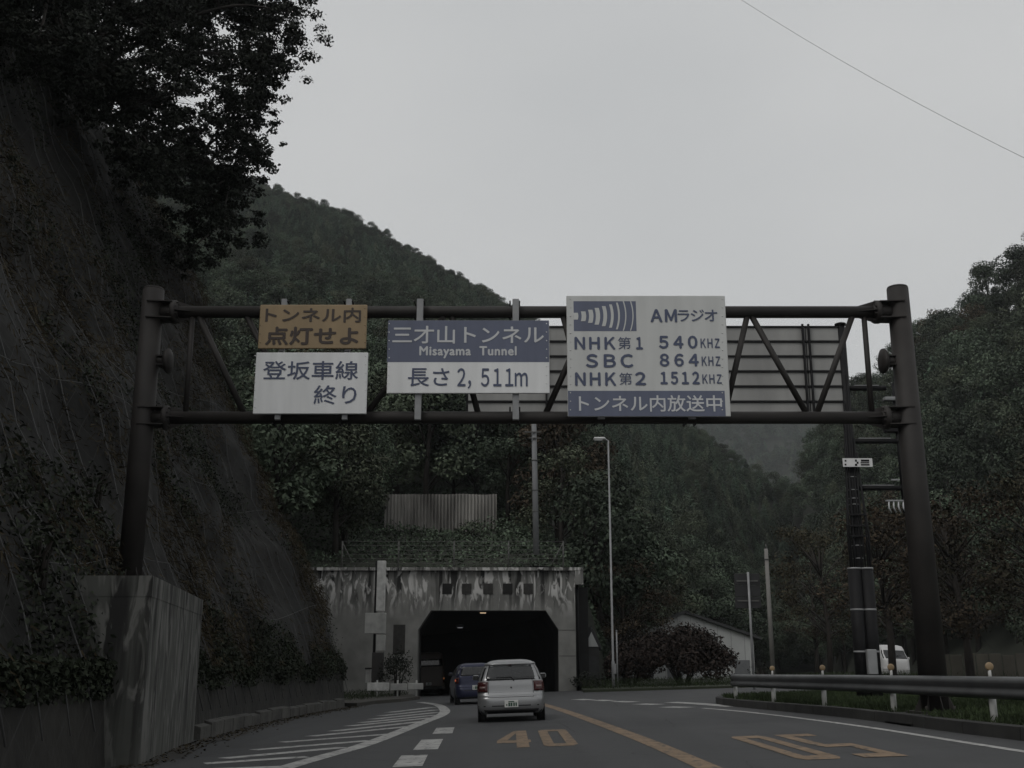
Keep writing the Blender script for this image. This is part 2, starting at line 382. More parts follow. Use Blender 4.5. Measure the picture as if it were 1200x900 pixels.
slope = tag(link_mesh('rock_slope', np_mesh('rock_slope', V, F, True), slope_mat), kind='structure')
# rockfall net: cables lying on the slope
net = empty('rockfall_net', (-6.6, 20, 1.2), 'grey steel rockfall net cables hanging down the dark slope at left', 'rockfall net')
cable_m = mat('net_cable', (.075, .075, .075), .7, .2, 1); mesh_m = mat('net_mesh', (.036, .036, .035), .8, .2, 1)
for i, y in enumerate(np.arange(8.0, 46.9, 1.05)):
    y = float(y + random.uniform(-.15, .15)); pts = []
    for u in np.arange(0.1, 25, .8):
        pts.append(slope_pt(y + .15 * math.sin(u * .5 + i), float(u), .10))
    pts.insert(0, Vector((interp(XB, y) + .06, y, .35)))
    MB().path(pts, .012 + .004 * random.random(), 5).build('cable', cable_m, net)
for u in (2.2, 6.5, 11, 15.5):
    MB().path([slope_pt(float(y), u + .5 * math.sin(y * .3), .12) for y in np.arange(4, 47, 1.2)], .009, 5).build('rope', cable_m, net)
nv = []; nf = []
def ribbon(a, b, w):
    k = len(nv); up = Vector((0, 0, 1)); d = (b - a).normalized(); sd = d.cross(Vector((.9, 0, .43))).normalized() * w
    nv.extend([a - sd, a + sd, b + sd, b - sd]); nf.append((k, k + 1, k + 2, k + 3))
PT_ = .42; gy = np.arange(7, 47, PT_); gu = np.arange(0, 21, PT_)
gp_pts = {}
for i, y in enumerate(gy):
    for j, u in enumerate(gu): gp_pts[(i, j)] = slope_pt(float(y), float(u), .07)
for i in range(len(gy) - 1):                               # the net hangs down over the wall face too
    for j in range(3):
        ya, yb = float(gy[i]), float(gy[i + 1]); f = lambda y, q: Vector((interp(XB, y) + .03 - .12 * q / 3, y, zr(-7) + .35 + (WALL_TOP - .35 - zr(-7)) * q / 3))
        a, b = (f(ya, j), f(yb, j + 1)) if (i + j) % 2 else (f(yb, j), f(ya, j + 1)); ribbon(a, b, .0045)
for i in range(len(gy) - 1):
    for j in range(len(gu) - 1):
        a, b = ((i, j), (i + 1, j + 1)) if (i + j) % 2 else ((i + 1, j), (i, j + 1)); ribbon(gp_pts[a], gp_pts[b], .0045)
nm_ = link_mesh('mesh', np_mesh('mesh', [p - net.location for p in nv], nf), mesh_m, net); nm_['kind'] = 'stuff'
# dark retaining wall under the slope, its plinth blocks and the ground cable
wall = empty('retaining_wall', (-6.9, 32, 0), 'low dark net-covered retaining wall along the left road edge', 'wall')
mb = MB(); yy = [0, 8, 14, 18, 22, 25, 29, 33, 37, 40, 44, 47, 48.5, 51]
vs = []
for y in yy:
    xb = interp(XB, y); z0 = zr(xb) - .3
    vs += [(xb - .02, y, z0), (xb - .2, y, WALL_TOP + .05 * math.sin(y * 3)), (xb - .75, y, WALL_TOP + .1), (xb - .75, y, z0)]
fs = [(4 * i + a, 4 * i + b, 4 * i + 4 + b, 4 * i + 4 + a) for i in range(len(yy) - 1) for a, b in ((0, 1), (1, 2), (2, 3))] + [(0, 1, 2, 3), tuple(4 * (len(yy) - 1) + k for k in range(4))]
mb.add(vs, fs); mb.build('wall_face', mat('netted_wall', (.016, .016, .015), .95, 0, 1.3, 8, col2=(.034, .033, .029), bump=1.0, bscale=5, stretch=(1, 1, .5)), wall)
y = 6.0; blk = mat('plinth_concrete', (.045, .044, .041), .9, 0, 1.5, 6, col2=(.10, .098, .09), bump=.4, bscale=10)
y = 25.7
while y < 47:
    l = random.uniform(1.1, 1.5)
    if not (17.0 < y < 25.3 or 17.0 < y + l < 25.6):
        a, b = interp(XB, y), interp(XB, y + l - .05); h = .30 + random.uniform(-.05, .03)
        mb = MB(); mb.slab([Vector((a + .09, y, zr(a) + h)), Vector((b + .09, y + l - .05, zr(b) + h)), Vector((b - .1, y + l - .05, zr(b) + h + .05)), Vector((a - .1, y, zr(a) + h + .05))], .6)
        mb.build('plinth_block', blk, wall)
    y += l
# gutter strip with leaf litter
mb = MB(); yy = list(range(4, 48, 2)); vs = []
for y in yy:
    xb = interp(XB, y); vs += [(xb + .1, y, zr(xb) + .006), (xb + .75 + .15 * math.sin(y), y, zr(xb + .8) + .006)]
mb.add(vs, [(2 * i, 2 * i + 1, 2 * i + 3, 2 * i + 2) for i in range(len(yy) - 1)]); mb.build('dirt_strip', mat('gutter_dirt', (.030, .028, .025), .95, .3, 1.5, 6), road)

# concrete footing of the left gantry post
def streaked(name, base, dark, light, zlo, zhi, sx=2.2):
    m = bpy.data.materials.new(name); m.use_nodes = True; t = m.node_tree; b = t.nodes['Principled BSDF']; b.inputs['Roughness'].default_value = .9
    tc = t.nodes.new('ShaderNodeTexCoord'); mp = t.nodes.new('ShaderNodeMapping'); mp.inputs['Scale'].default_value = (sx, sx, .16); t.links.new(tc.outputs['Object'], mp.inputs[0])
    n1 = t.nodes.new('ShaderNodeTexNoise'); n1.inputs['Scale'].default_value = 1.6; n1.inputs['Detail'].default_value = 6; n1.inputs['Distortion'].default_value = .4; t.links.new(mp.outputs[0], n1.inputs['Vector'])
    mp2 = t.nodes.new('ShaderNodeMapping'); mp2.inputs['Scale'].default_value = (sx * .8, sx * .8, .45); mp2.inputs['Location'].default_value = (7, 3, 1); t.links.new(tc.outputs['Object'], mp2.inputs[0])
    n2 = t.nodes.new('ShaderNodeTexNoise'); n2.inputs['Scale'].default_value = 1.9; n2.inputs['Detail'].default_value = 7; n2.inputs['Distortion'].default_value = 1.2; t.links.new(mp2.outputs[0], n2.inputs['Vector'])
    n3 = t.nodes.new('ShaderNodeTexNoise'); n3.inputs['Scale'].default_value = .9; n3.inputs['Detail'].default_value = 8; t.links.new(tc.outputs['Object'], n3.inputs['Vector'])
    r3 = t.nodes.new('ShaderNodeValToRGB'); r3.color_ramp.elements[0].color = (*[c * .75 for c in base], 1); r3.color_ramp.elements[1].color = (*[c * 1.3 for c in base], 1); r3.color_ramp.elements[0].position = .3; r3.color_ramp.elements[1].position = .7
    t.links.new(n3.outputs['Fac'], r3.inputs[0])
    sp = t.nodes.new('ShaderNodeSeparateXYZ'); t.links.new(tc.outputs['Object'], sp.inputs[0])
    mr = t.nodes.new('ShaderNodeMapRange'); mr.inputs[1].default_value = zlo; mr.inputs[2].default_value = zhi; t.links.new(sp.outputs['Z'], mr.inputs[0])
    def layer(nout, lo, hi, col, prev, usez):
        a = t.nodes.new('ShaderNodeMapRange'); a.inputs[1].default_value = lo; a.inputs[2].default_value = hi; t.links.new(nout, a.inputs[0]); f = a.outputs[0]
        if usez:
            mu = t.nodes.new('ShaderNodeMath'); mu.operation = 'MULTIPLY'; t.links.new(f, mu.inputs[0]); t.links.new(mr.outputs[0], mu.inputs[1]); f = mu.outputs[0]
        x = t.nodes.new('ShaderNodeMix'); x.data_type = 'RGBA'; t.links.new(f, x.inputs[0]); t.links.new(prev, x.inputs[6]); x.inputs[7].default_value = (*col, 1); return x.outputs[2]
    c = layer(n1.outputs['Fac'], .46, .60, dark, r3.outputs[0], True)
    c = layer(n2.outputs['Fac'], .50, .60, light, c, True)
    t.links.new(c, b.inputs['Base Color'])
    bp = t.nodes.new('ShaderNodeBump'); bp.inputs['Strength'].default_value = .3; bp.inputs['Distance'].default_value = .03; t.links.new(n3.outputs['Fac'], bp.inputs['Height']); t.links.new(bp.outputs[0], b.inputs['Normal'])
    return m
ped_m = streaked('stained_footing', (.075, .077, .070), (.018, .018, .017), (.15, .15, .14), -1.5, 1.0, 2.4)
ped = empty('gantry_footing', (-7.4, 21.8, -.4), 'tall stained concrete block carrying the left gantry post', 'footing')
FR, BR = Vector((-5.92, 18.5, 0)), Vector((-6.93, 25.3, 0))
def pedlayer(z0, z1, g):
    q = [Vector((FR.x + g, FR.y - g, 0)), Vector((BR.x + g, BR.y + g, 0)), Vector((-10, BR.y + g, 0)), Vector((-10, FR.y - g, 0))]
    mb = MB(); mb.slab([Vector((p.x, p.y, z1)) for p in q], z1 - z0); return mb
pedlayer(-.5, 2.42, 0).build('footing_block', ped_m, ped); pedlayer(2.42, 2.76, .006).build('footing_cap', ped_m, ped)

# ------------------------------------------------------------------ gantry
GY = 21.6; ZL, ZU = 6.12, 8.33; XL, XR = -7.36, 7.92
gan = empty('sign_gantry', (0, GY, 0), 'dark brown steel pipe gantry spanning the road and carrying the signs', 'gantry')
def post(x, z0, ztop):
    mb = MB(); mb.tube((x, GY, z0), (x, GY, ztop - .05), .265 if x > 0 else .225, .215, 24); mb.lathe((x, GY, ztop - .05), (0, 0, 1), [(0, .215), (.04, .20), (.06, .12), (.065, .01)], 24)
    p = mb.build('post', dark_steel, gan)
    mb = MB(); mb.box((x - .42, GY - .42, z0), (x + .42, GY + .42, z0 + .045))
    for a in range(4):
        c, s = math.cos(a * math.pi / 2 + .78), math.sin(a * math.pi / 2 + .78); mb.tube((x + .36 * c, GY + .36 * s, z0 + .03), (x + .36 * c, GY + .36 * s, z0 + .14), .025, n=6)
    for a in range(8):
        c, s = math.cos(a * math.pi / 4), math.sin(a * math.pi / 4); mb.add([(x + .2 * c, GY + .2 * s, z0 + .04), (x + .4 * c, GY + .4 * s, z0 + .04), (x + .22 * c, GY + .22 * s, z0 + .4), (x + .2 * c - .012 * s, GY + .2 * s + .012 * c, z0 + .04), (x + .4 * c - .012 * s, GY + .4 * s + .012 * c, z0 + .04), (x + .22 * c - .012 * s, GY + .22 * s + .012 * c, z0 + .4)], [(0, 1, 2), (5, 4, 3), (0, 3, 4, 1), (1, 4, 5, 2)])
    mb.build('base_plate', dark_steel, gan)
post(XL, 2.762, 8.85); post(XR, .46, 8.88)
m = MB(); m.box((XR - .75, GY - .75, .30), (XR + .75, GY + .75, .46)); m.build('footing', mat('sooty_kerb', (.02,) * 3), gan)
for z, r in ((ZU, .125), (ZL, .125)):
    MB().tube((XL + .55, GY, z), (XR - .55, GY, z), r, n=20).build('chord', dark_steel, gan)
    for s, x in ((1, XL), (-1, XR)):
        mb = MB(); mb.tube((x + s * .2, GY, z), (x + s * .56, GY, z), .14, n=18)
        mb.lathe((x + s * .42, GY, z), (s, 0, 0), [(0, .24), (.045, .24), (.05, .24), (.095, .24)], 18)
        for dz in (.17, -.17):                      # ring plates clasping the post
            mb.add([(x - s * .05, GY - .245, z + dz), (x + s * .45, GY - .20, z + dz), (x + s * .45, GY + .20, z + dz), (x - s * .05, GY + .245, z + dz),
                    (x - s * .05, GY - .245, z + dz + .02), (x + s * .45, GY - .20, z + dz + .02), (x + s * .45, GY + .20, z + dz + .02), (x - s * .05, GY + .245, z + dz + .02)],
                   [(0, 1, 2, 3), (4, 7, 6, 5), (0, 4, 5, 1), (1, 5, 6, 2), (2, 6, 7, 3), (3, 7, 4, 0)])
        for k in range(8):
            a = k * math.pi / 4 + .39; mb.tube((x + s * .38, GY + .2 * math.cos(a), z + .2 * math.sin(a)), (x + s * .56, GY + .2 * math.cos(a), z + .2 * math.sin(a)), .018, n=6)
        for k in range(4):
            a = k * math.pi / 2; c, q = math.cos(a), math.sin(a)
            mb.add([(x + s * .52, GY + .13 * c, z + .13 * q), (x + s * .52, GY + .23 * c, z + .23 * q), (x + s * .85, GY + .13 * c, z + .13 * q), (x + s * .52, GY + .13 * c + .015 * q, z + .13 * q + .015 * c), (x + s * .52, GY + .23 * c + .015 * q, z + .23 * q + .015 * c), (x + s * .85, GY + .13 * c + .015 * q, z + .13 * q + .015 * c)], [(0, 1, 2), (5, 4, 3), (0, 3, 4, 1), (1, 4, 5, 2)])
        mb.build('flange_joint', dark_steel, gan)
for s, x in ((1, XL), (-1, XR)):                    # blank flange half way up each post
    mb = MB(); mb.box((x + s * .15, GY - .12, 7.19), (x + s * .42, GY + .12, 7.21)); mb.box((x + s * .15, GY - .12, 7.37), (x + s * .42, GY + .12, 7.39))
    mb.tube((x + s * .15, GY, 7.29), (x + s * .38, GY, 7.29), .10, n=14)
    mb.lathe((x + s * .36, GY, 7.29), (s, 0, 0), [(0, .22), (.05, .26), (.09, .25), (.13, .12)], 20); mb.build('blank_flange', dark_steel, gan)
def gx(px, z): # x on the gantry plane for a column seen at this pixel
    py = proj(0, GY, z)[1]; return at(px, py, GY).x
for a, b in ((226, 217), (234, 285), (660, 690), (690, 640), (875, 850), (881, 945), (998, 958), (1012, 1022), (530, 560), (520, 430), (395, 430), (795, 760), (790, 850), (290, 345)):
    xa, xb = gx(a, ZU), gx(b, ZL); r = .055 if a in (226, 1012) else .062
    MB().tube((xa, GY, ZU - .1), (xb, GY, ZL + .1), r, n=10).build('brace', dark_steel, gan)
# ------------------------------------------------------------------ signs and lettering
SY = GY - .32                                         # face plane of the signs
def lettering(name, text, x0, x1, y0, y1, m, parent, offset=.0, spacing=1.0, Y=None):
    cu = bpy.data.curves.new('lettering', 'FONT'); cu.body = text; cu.size = 1;  cu.space_character = spacing; cu.resolution_u = 3; cu.extrude = .004
    to = bpy.data.objects.new('lettering_source', cu); COL.objects.link(to); dg = bpy.context.evaluated_depsgraph_get(); dg.update()
    me = bpy.data.meshes.new_from_object(to.evaluated_get(dg)); bpy.data.objects.remove(to)
    n = len(me.vertices); c = np.empty(n * 3, dtype=np.float32); me.vertices.foreach_get('co', c); c = c.reshape(-1, 3)
    Y = Y or SY; A_, B_ = at(x0, y1, Y), at(x1, y0, Y); lo, hi = c.min(0), c.max(0)
    X = A_.x + (c[:, 0] - lo[0]) / (hi[0] - lo[0]) * (B_.x - A_.x); Z = A_.z + (c[:, 1] - lo[1]) / (hi[1] - lo[1]) * (B_.z - A_.z); D = Y - .006 - c[:, 2] * .6
    q = parent; off = Vector((0, 0, 0))
    while q: off += q.location; q = q.parent
    c = np.stack([X - off.x, D - off.y, Z - off.z], 1); me.vertices.foreach_set('co', c.astype(np.float32).ravel()); me.update(); me.materials.clear()
    if offset > 0:                        # heavier strokes: the glyphs drawn again a little to each side
        import bmesh
        bm = bmesh.new(); w = offset
        for k, (dx, dz) in enumerate(((0, 0), (w, 0), (-w, 0), (0, w), (0, -w))):
            n0 = len(bm.verts); bm.from_mesh(me); bm.verts.ensure_lookup_table()
            for v in bm.verts[n0:]: v.co.x += dx; v.co.z += dz; v.co.y -= .0004 * k
        bm.to_mesh(me); bm.free()
    return link_mesh(name, me, m, parent)
def signbox(px0, py0, px1, py1, Y, d=.05, grow=0.0):
    a, b = at(px0, py1, Y), at(px1, py0, Y); mb = MB(); mb.bevbox((a.x - grow, Y, a.z - grow), (b.x + grow, Y + d, b.z + grow), .012); return mb
def flat(px0, py0, px1, py1, Y):
    a, b = at(px0, py1, Y), at(px1, py0, Y); mb = MB(); mb.box((a.x, Y - .003, a.z), (b.x, Y + .01, b.z)); return mb
def bars(parent, pxs, py0, py1, w=.07, Y=None):
    Y = Y or SY
    for p in pxs:
        a, b = at(p, py1, Y), at(p, py0, Y); MB().bevbox((a.x - w, Y + .052, a.z), (a.x + w, Y + .14, b.z), .008).build('mounting_bar', galv, parent)
        for z in (ZU, ZL):
            if a.z - .2 < z < b.z + .2:
                mb = MB()
                for dx in (-w - .05, w + .01): mb.path([(a.x + dx, Y + .1, z + .16), (a.x + dx, GY + .1, z + .15), (a.x + dx, GY + .17, z), (a.x + dx, GY + .1, z - .15), (a.x + dx, Y + .1, z - .16)], .016, 6)
                mb.build('u_bolt', black_steel, parent)
def sign(name, label, box, m):
    c = at((box[0] + box[2]) / 2, box[3], SY); s = empty(name, (c.x, SY, c.z), label, 'sign', 'signs on the gantry'); signbox(*box, SY).build('panel', m, s)
    for k in range(2, 100):                                   # rows of small rivets down the mounting lines
        py = box[1] + 4 + (k - 2) * 10
        if py > box[3] - 3: break
        for px in (box[0] + 3, box[2] - 3):
            c = at(px, py, SY); MB().lathe((c.x, SY - .001, c.z), (0, -1, 0), [(0, .014), (.006, .012), (.009, .004)], 8).build('rivet', m, s)
    return s
s = sign('warning_sign', 'small amber sign with brown lettering, upper left on the gantry', (302, 357, 430.5, 408.3), amber_board)
lettering('lettering', 'トンネル内', 311, 423, 361, 377.5, dark_ink, s, .007); lettering('lettering', '点灯せよ', 311, 420, 383.5, 403.7, dark_ink, s, .012)
bars(s, (329, 406), 349, 412, .055)
s = sign('lane_end_sign', 'white sign with two lines of blue lettering below the amber sign', (296, 413, 431.5, 485), white_board)
lettering('lettering', '登坂車線', 308, 420, 423.3, 444.7, blue_ink, s, .003); lettering('lettering', '終り', 367.5, 418, 451.7, 473.7, blue_ink, s, .003)
bars(s, (324, 403), 410, 491, .055)
s = sign('tunnel_name_sign', 'wide sign, blue upper half and white lower half, tunnel name and length', (453, 375.3, 643.5, 461), white_board)
flat(453.4, 375.6, 643.1, 424.3, SY).build('blue_field', blue_sheet, s)
lettering('lettering', '三才山トンネル', 460, 637, 382.2, 402.5, white_ink, s, .005); lettering('lettering', 'Misayama  Tunnel', 491.7, 605, 406.2, 419.6, white_ink, s, .008, 1.1)
lettering('lettering', '長さ', 478, 526.5, 431.7, 452.7, blue_ink, s, .003); lettering('lettering', '２，５１１ｍ', 536, 618, 431.7, 455.5, blue_ink, s, .005, .64)
bars(s, (489, 604.5), 349, 491, .065)
s = sign('radio_sign', 'large pale grey sign listing radio frequencies with blue band at its foot', (665.5, 346.3, 849.5, 488.2), white_board_old)
flat(665.9, 458, 849.1, 487.8, SY).build('blue_field', blue_sheet, s)
em = flat(672.5, 353, 745, 388, SY).build('emblem', blue_sheet, s)
def zpx(x, y): return 660 + x / 5.625, 340 + y / 5.625
arcs = [(66, 96, 150, 195), (116, 146, 141, 205), (163, 192, 130, 216), (206, 234, 118, 228), (254, 278, 106, 238), (302, 320, 95, 248), (347, 359, 83, 259), (392, 400, 74, 268), (440, 447, 74, 268)]
for (xa, xb, ya, yb) in arcs:
    mb = MB(); vs = []; K = 9
    for k in range(K):
        t = k / (K - 1); bul = (1 - (2 * t - 1) ** 2) * (yb - ya) * .085
        for xx in (xa, xb):
            p = at(*zpx(xx + bul, ya + (yb - ya) * t), SY); vs.append((p.x, SY - .0075, p.z))
    mb.add(vs, [(2 * k, 2 * k + 1, 2 * k + 3, 2 * k + 2) for k in range(K - 1)]); mb.build('emblem_wave', white_board_old, em)
for tx, x0, x1, y0, y1, of in (('ＡＭ', 763, 792.4, 363, 377, .011), ('ラジオ', 794.6, 840, 363, 376.5, .003), ('ＮＨＫ', 673.9, 720.4, 395.5, 409, .011), ('第', 724.4, 739, 395, 409.2, .0), ('１', 746, 752.4, 395.5, 409, .011), ('５４０', 772.9, 816.4, 394, 408, .011), ('ＫＨＺ', 821.4, 842.8, 397, 407.5, .004),
                            ('ＳＢＣ', 687.2, 741.4, 415.5, 430.3, .011), ('８６４', 773.8, 817.9, 415, 429, .011), ('ＫＨＺ', 822.7, 843.6, 418, 428.5, .004), ('ＮＨＫ', 674.6, 721.3, 437, 451.5, .011), ('第', 725.8, 740.4, 436.8, 451, 0), ('２', 745, 756, 436.5, 450.8, .011), ('１５１２', 774.7, 818.8, 436, 450, .011), ('ＫＨＺ', 823.5, 845.2, 439, 449.3, .004)):
    lettering('lettering', tx, x0, x1, y0, y1, blue_ink, s, of, .80 if len(tx) > 1 else 1.0)
lettering('lettering', 'トンネル内放送中', 678.7, 845.3, 463.5, 482.2, white_ink, s, .004)
bars(s, (705, 812), 348, 490, .07)

# ------------------------------------------------------------------ message board seen from behind, on its pole
VY = 30.0
b0, b1 = at(548, 489, VY), at(985, 383.5, VY)
vb = empty('message_board', (at(1005, 795, VY).x, VY, .3), 'back of wide grey ribbed message board on black pole behind the gantry', 'message board')
pale = mat('panel_back', (.20, .20, .195), .65, 0, 1.2, 6, col2=(.30, .30, .29), stretch=(1, 1, .3))
nS = 6; hS = (b1.z - b0.z) / nS
cuts = [b0.x, at(640, 430, VY).x, at(745, 430, VY).x, at(847, 430, VY).x, at(946, 430, VY).x, b1.x]
for i in range(nS):
    for j in range(len(cuts) - 1):
        MB().bevbox((cuts[j] + .012, VY - .06, b0.z + i * hS + .02), (cuts[j + 1] - .012, VY + .12, b0.z + (i + 1) * hS - .025), .015).build('back_panel', pale, vb)
    MB().box((b0.x, VY - .10, b0.z + (i + 1) * hS - .03), (b1.x, VY - .05, b0.z + (i + 1) * hS + .012)).build('rib', black_steel, vb)
MB().box((b0.x - .05, VY + .1, b0.z - .05), (b1.x + .05, VY + .45, b1.z + .05)).build('casing', black_steel, vb)
for px in (942, 949, 741, 640):
    x = at(px, 430, VY).x; MB().box((x - .028, VY - .16, b0.z - .1), (x + .028, VY - .10, b1.z + .05)).build('stiffener', black_steel, vb)
pxp = at(986, 383, VY).x; pb = at(1006, 790, VY)
pole_x = (pxp + pb.x) / 2 + .1
MB().tube((pole_x, VY, .2), (pole_x, VY, b1.z + .05), .15, .12, 14).build('pole', black_steel, vb)
MB().lathe((pole_x, VY, b1.z + .05), (0, 0, 1), [(0, .16), (.05, .16), (.08, .08), (.09, .02)], 14).build('pole_cap', black_steel, vb)
zt = at(990, 667, VY).z
for dx in (-.17, .16):
    MB().tube((pole_x + dx, VY - .12, .2), (pole_x + dx, VY - .12, zt), .175, n=14).build('conduit', black_steel, vb)
for dx, z1, k in ((-.13, 8.4, .03), (.03, 9.2, .026), (.12, 7.4, .024)):
    MB().path([(pole_x + dx * 1.2, VY - .13, zt - .1), (pole_x + dx, VY - .14, zt + .6), (pole_x + dx * .8, VY - .13, z1)], k, 7).build('cable', black_steel, vb)
for py in (668, 716, 765): # pale strap bands
    z = at(1000, py, VY).z
    for dx in (-.17, .16): MB().lathe((pole_x + dx, VY - .12, z), (0, 0, 1), [(0, .180), (.05, .180)], 14).build('band', galv, vb)
for py in (560, 575, 585, 592, 640, 655, 690, 735):
    z = at(1000, py, VY).z; MB().lathe((pole_x, VY, z), (0, 0, 1), [(0, .155), (.02, .155)], 12).build('band', galv, vb)
for py, x1p in ((455, 1038), (517, 1052), (572, 1056)):
    z = at(1000, py, VY).z; x1 = at(x1p, py, VY).x
    MB().tube((pole_x, VY, z), (x1, VY, z), .07, n=12).build('arm', black_steel, vb)
    MB().box((pole_x + .25, VY - .05, z + .066), (x1 - .2, VY + .05, z + .085)).build('arm_strip', galv, vb)
for py in (548, 605, 618, 630):
    z = at(1000, py, VY).z; MB().box((pole_x - .24, VY - .2, z), (pole_x + .26, VY - .14, z + .05)).build('cable_clamp', black_steel, vb)
for dx, z0_, z1_ in ((-.2, 3.0, 7.6), (-.24, 3.2, 6.6), (.2, 3.1, 7.0), (.25, 3.3, 6.2)):
    MB().path([(pole_x + dx, VY - .1, z0_), (pole_x + dx * 1.15, VY - .16, (z0_ + z1_) / 2), (pole_x + dx * .7, VY - .12, z1_)], .028, 7).build('cable', black_steel, vb)
for py, w in ((468, .5), (482, .35), (505, .45)):
    z = at(1040, py, VY).z; x_ = at(1046, py, VY).x; MB().bevbox((x_ - w * .5, VY - .1, z - .05), (x_ + w * .4, VY + .1, z + .06), .02).build('junction_box', galv if py == 468 else black_steel, vb)
x2 = at(1053, 520, VY).x
MB().tube((x2, VY, at(1050, 602, VY).z), (x2, VY, at(1050, 450, VY).z), .05, n=10).build('side_post', black_steel, vb)
zz = at(1040, 590, VY).z
for k in range(4): MB().path([(x2 - .42 + .13 * k, VY - .05, zz + .05), (x2 - .44 + .13 * k, VY - .08, zz - .12), (x2 - .38 + .13 * k, VY - .06, zz - .26)], .022, 7).build('insulator', mat('porcelain', (.4, .41, .42), .3, .1), vb)
MB().box((x2 - .5, VY - .08, zz + .05), (x2 + .08, VY + .02, zz + .09)).build('bracket', galv, vb)
MB().box((x2 - .30, VY - .08, zz + .62), (x2 - .08, VY + .0, zz + .66)).build('bracket', galv, vb)
MB().lathe((x2 - .1, VY, at(1045, 500, VY).z), (0, 0, 1), [(0, .08), (.08, .10), (.2, .10), (.3, .05)], 12).build('insulator', mat('porcelain', (.4, .4, .4)), vb)
pl = flat(988, 537, 1022, 547, VY - .25).build('number_plate', mat('plate_white', (.6, .6, .6), .5, .05), vb)
for x0, x1, y0, y1 in ((990, 991.8, 539, 541), (990, 991.8, 543.5, 545.5), (1002, 1004, 538.5, 541), (1004, 1006, 541, 543.5), (1002, 1004.5, 543.5, 546), (1009, 1018.5, 538.5, 541), (1008.5, 1018.5, 541.6, 543), (1009, 1019, 543.8, 545.6)):
    flat(x0, y0, x1, y1, VY - .254).build('plate_mark', black_steel, pl)
MB().box((pole_x - .1, VY - .24, at(1000, 543, VY).z - .05), (pole_x + .1, VY - .1, at(1000, 543, VY).z + .05)).build('plate_bracket', black_steel, vb)
mb = MB(); a, b = at(1017, 795, VY - .3), at(1023.5, 761, VY - .3); mb.bevbox((a.x, VY - .42, 1.12), (b.x + .05, VY - .25, b.z), .02); mb.build('meter_box', galv, vb)

# ------------------------------------------------------------------ tunnel portal
PY = 61.0
con_p = streaked('portal_concrete', (.19, .19, .18), (.022, .022, .021), (.55, .545, .53), 3.9, 5.4, 1.8)
portal = empty('tunnel_portal', (-1.3, PY, 0), 'stained concrete tunnel portal with chamfered dark opening', 'tunnel')
OL, OR_, OT, CH, CV = -5.05, 2.50, 4.30, .68, 1.02
PL, PRt, PT = -14.0, 3.42, 6.42
def poly_wall(poly, name):
    mb = MB(); mb.prism(poly, PY, PY + 1.0); return mb.build(name, con_p, portal)
poly_wall([(PL, -.8), (OL, -.8), (OL, OT - CV), (OL, PT), (PL, PT)], 'wall')
poly_wall([(OR_, -.8), (PRt, -.8), (PRt, PT), (OR_, PT), (OR_, OT - CV)], 'wall')
poly_wall([(OL, OT - CV), (OL + CH, OT), (OR_ - CH, OT), (OR_, OT - CV), (OR_, PT), (OL, PT)], 'lintel')
mb = MB(); mb.box((PL, PY - .22, PT - .002), (PRt + .45, PY + 1.2, PT + .16)); mb.box((PRt - .0, PY - .2, PT - .75), (PRt + .44, PY + 1.0, PT - .003)); mb.build('coping', con_p, portal)
rec = mat('soot_and_niche_shade', (.010, .010, .010), .9, .2)
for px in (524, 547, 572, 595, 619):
    c = at(px, 690, PY); MB().box((c.x - .26, PY - .03, c.z - .28), (c.x + .26, PY + .05, c.z + .28)).build('niche_plate', rec if px in (524, 595) else mat('niche_shade_grey', (.035, .034, .032), .9, .3), portal)  # square niches as flat plates, their inner shade put into the colour
for z in (1.9, 3.25):
    MB().box((OR_ + .02, PY - .008, z), (PRt - .02, PY + .02, z + .025)).build('form_joint', rec, portal)
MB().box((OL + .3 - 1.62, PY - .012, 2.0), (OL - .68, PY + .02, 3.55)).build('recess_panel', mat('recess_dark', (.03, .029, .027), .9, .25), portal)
MB().tube((PRt + .14, PY + .3, -.2), (PRt + .14, PY + .3, 5.8), .06, n=8).build('drainpipe', black_steel, portal)
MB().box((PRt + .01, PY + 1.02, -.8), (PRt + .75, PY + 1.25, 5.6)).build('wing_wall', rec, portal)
# bore, curving away to the left and dipping a little
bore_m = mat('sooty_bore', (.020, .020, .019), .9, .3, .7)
secs = []
prof = [(OL, -.8), (OL, OT - CV), (OL + CH, OT), (OR_ - CH, OT), (OR_, OT - CV), (OR_, -.8)]
NB = 16
def bx(y): return -.0125 * (y - 62) ** 2 if y < 82 else -5 - .5 * (y - 82)
vs = []; byy = [62 + 3.2 * i for i in range(NB)]
for y in byy: vs += [(x + bx(y), y, z - (.03 * (y - 62) if z < 0 else .02 * (y - 62))) for x, z in prof]
fs = [(6 * i + k, 6 * i + 6 + k, 6 * i + 7 + k, 6 * i + 1 + k) for i in range(NB - 1) for k in range(5)] + [tuple(6 * (NB - 1) + k for k in range(6))]
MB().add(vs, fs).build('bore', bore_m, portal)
vs = []
for y in [61] + byy[1:]: vs += [(OL - .3 + bx(max(y, 62)), y, zr(OL) - .03 * (y - 61) - .002), (OR_ + .3 + bx(max(y, 62)), y, zr(OR_) - .03 * (y - 61) - .002)]
MB().add(vs, [(2 * i, 2 * i + 1, 2 * i + 3, 2 * i + 2) for i in range(NB - 1)]).build('bore_floor', asphalt, portal)
lamp_e = mat('tunnel_lamp_glow', (.8, .6, .4), .5, 0, emit=(1, .72, .45), estr=.55)
dim_e = mat('tunnel_lamp_dim', (.5, .5, .5), .5, 0, emit=(.9, .9, 1), estr=.12)
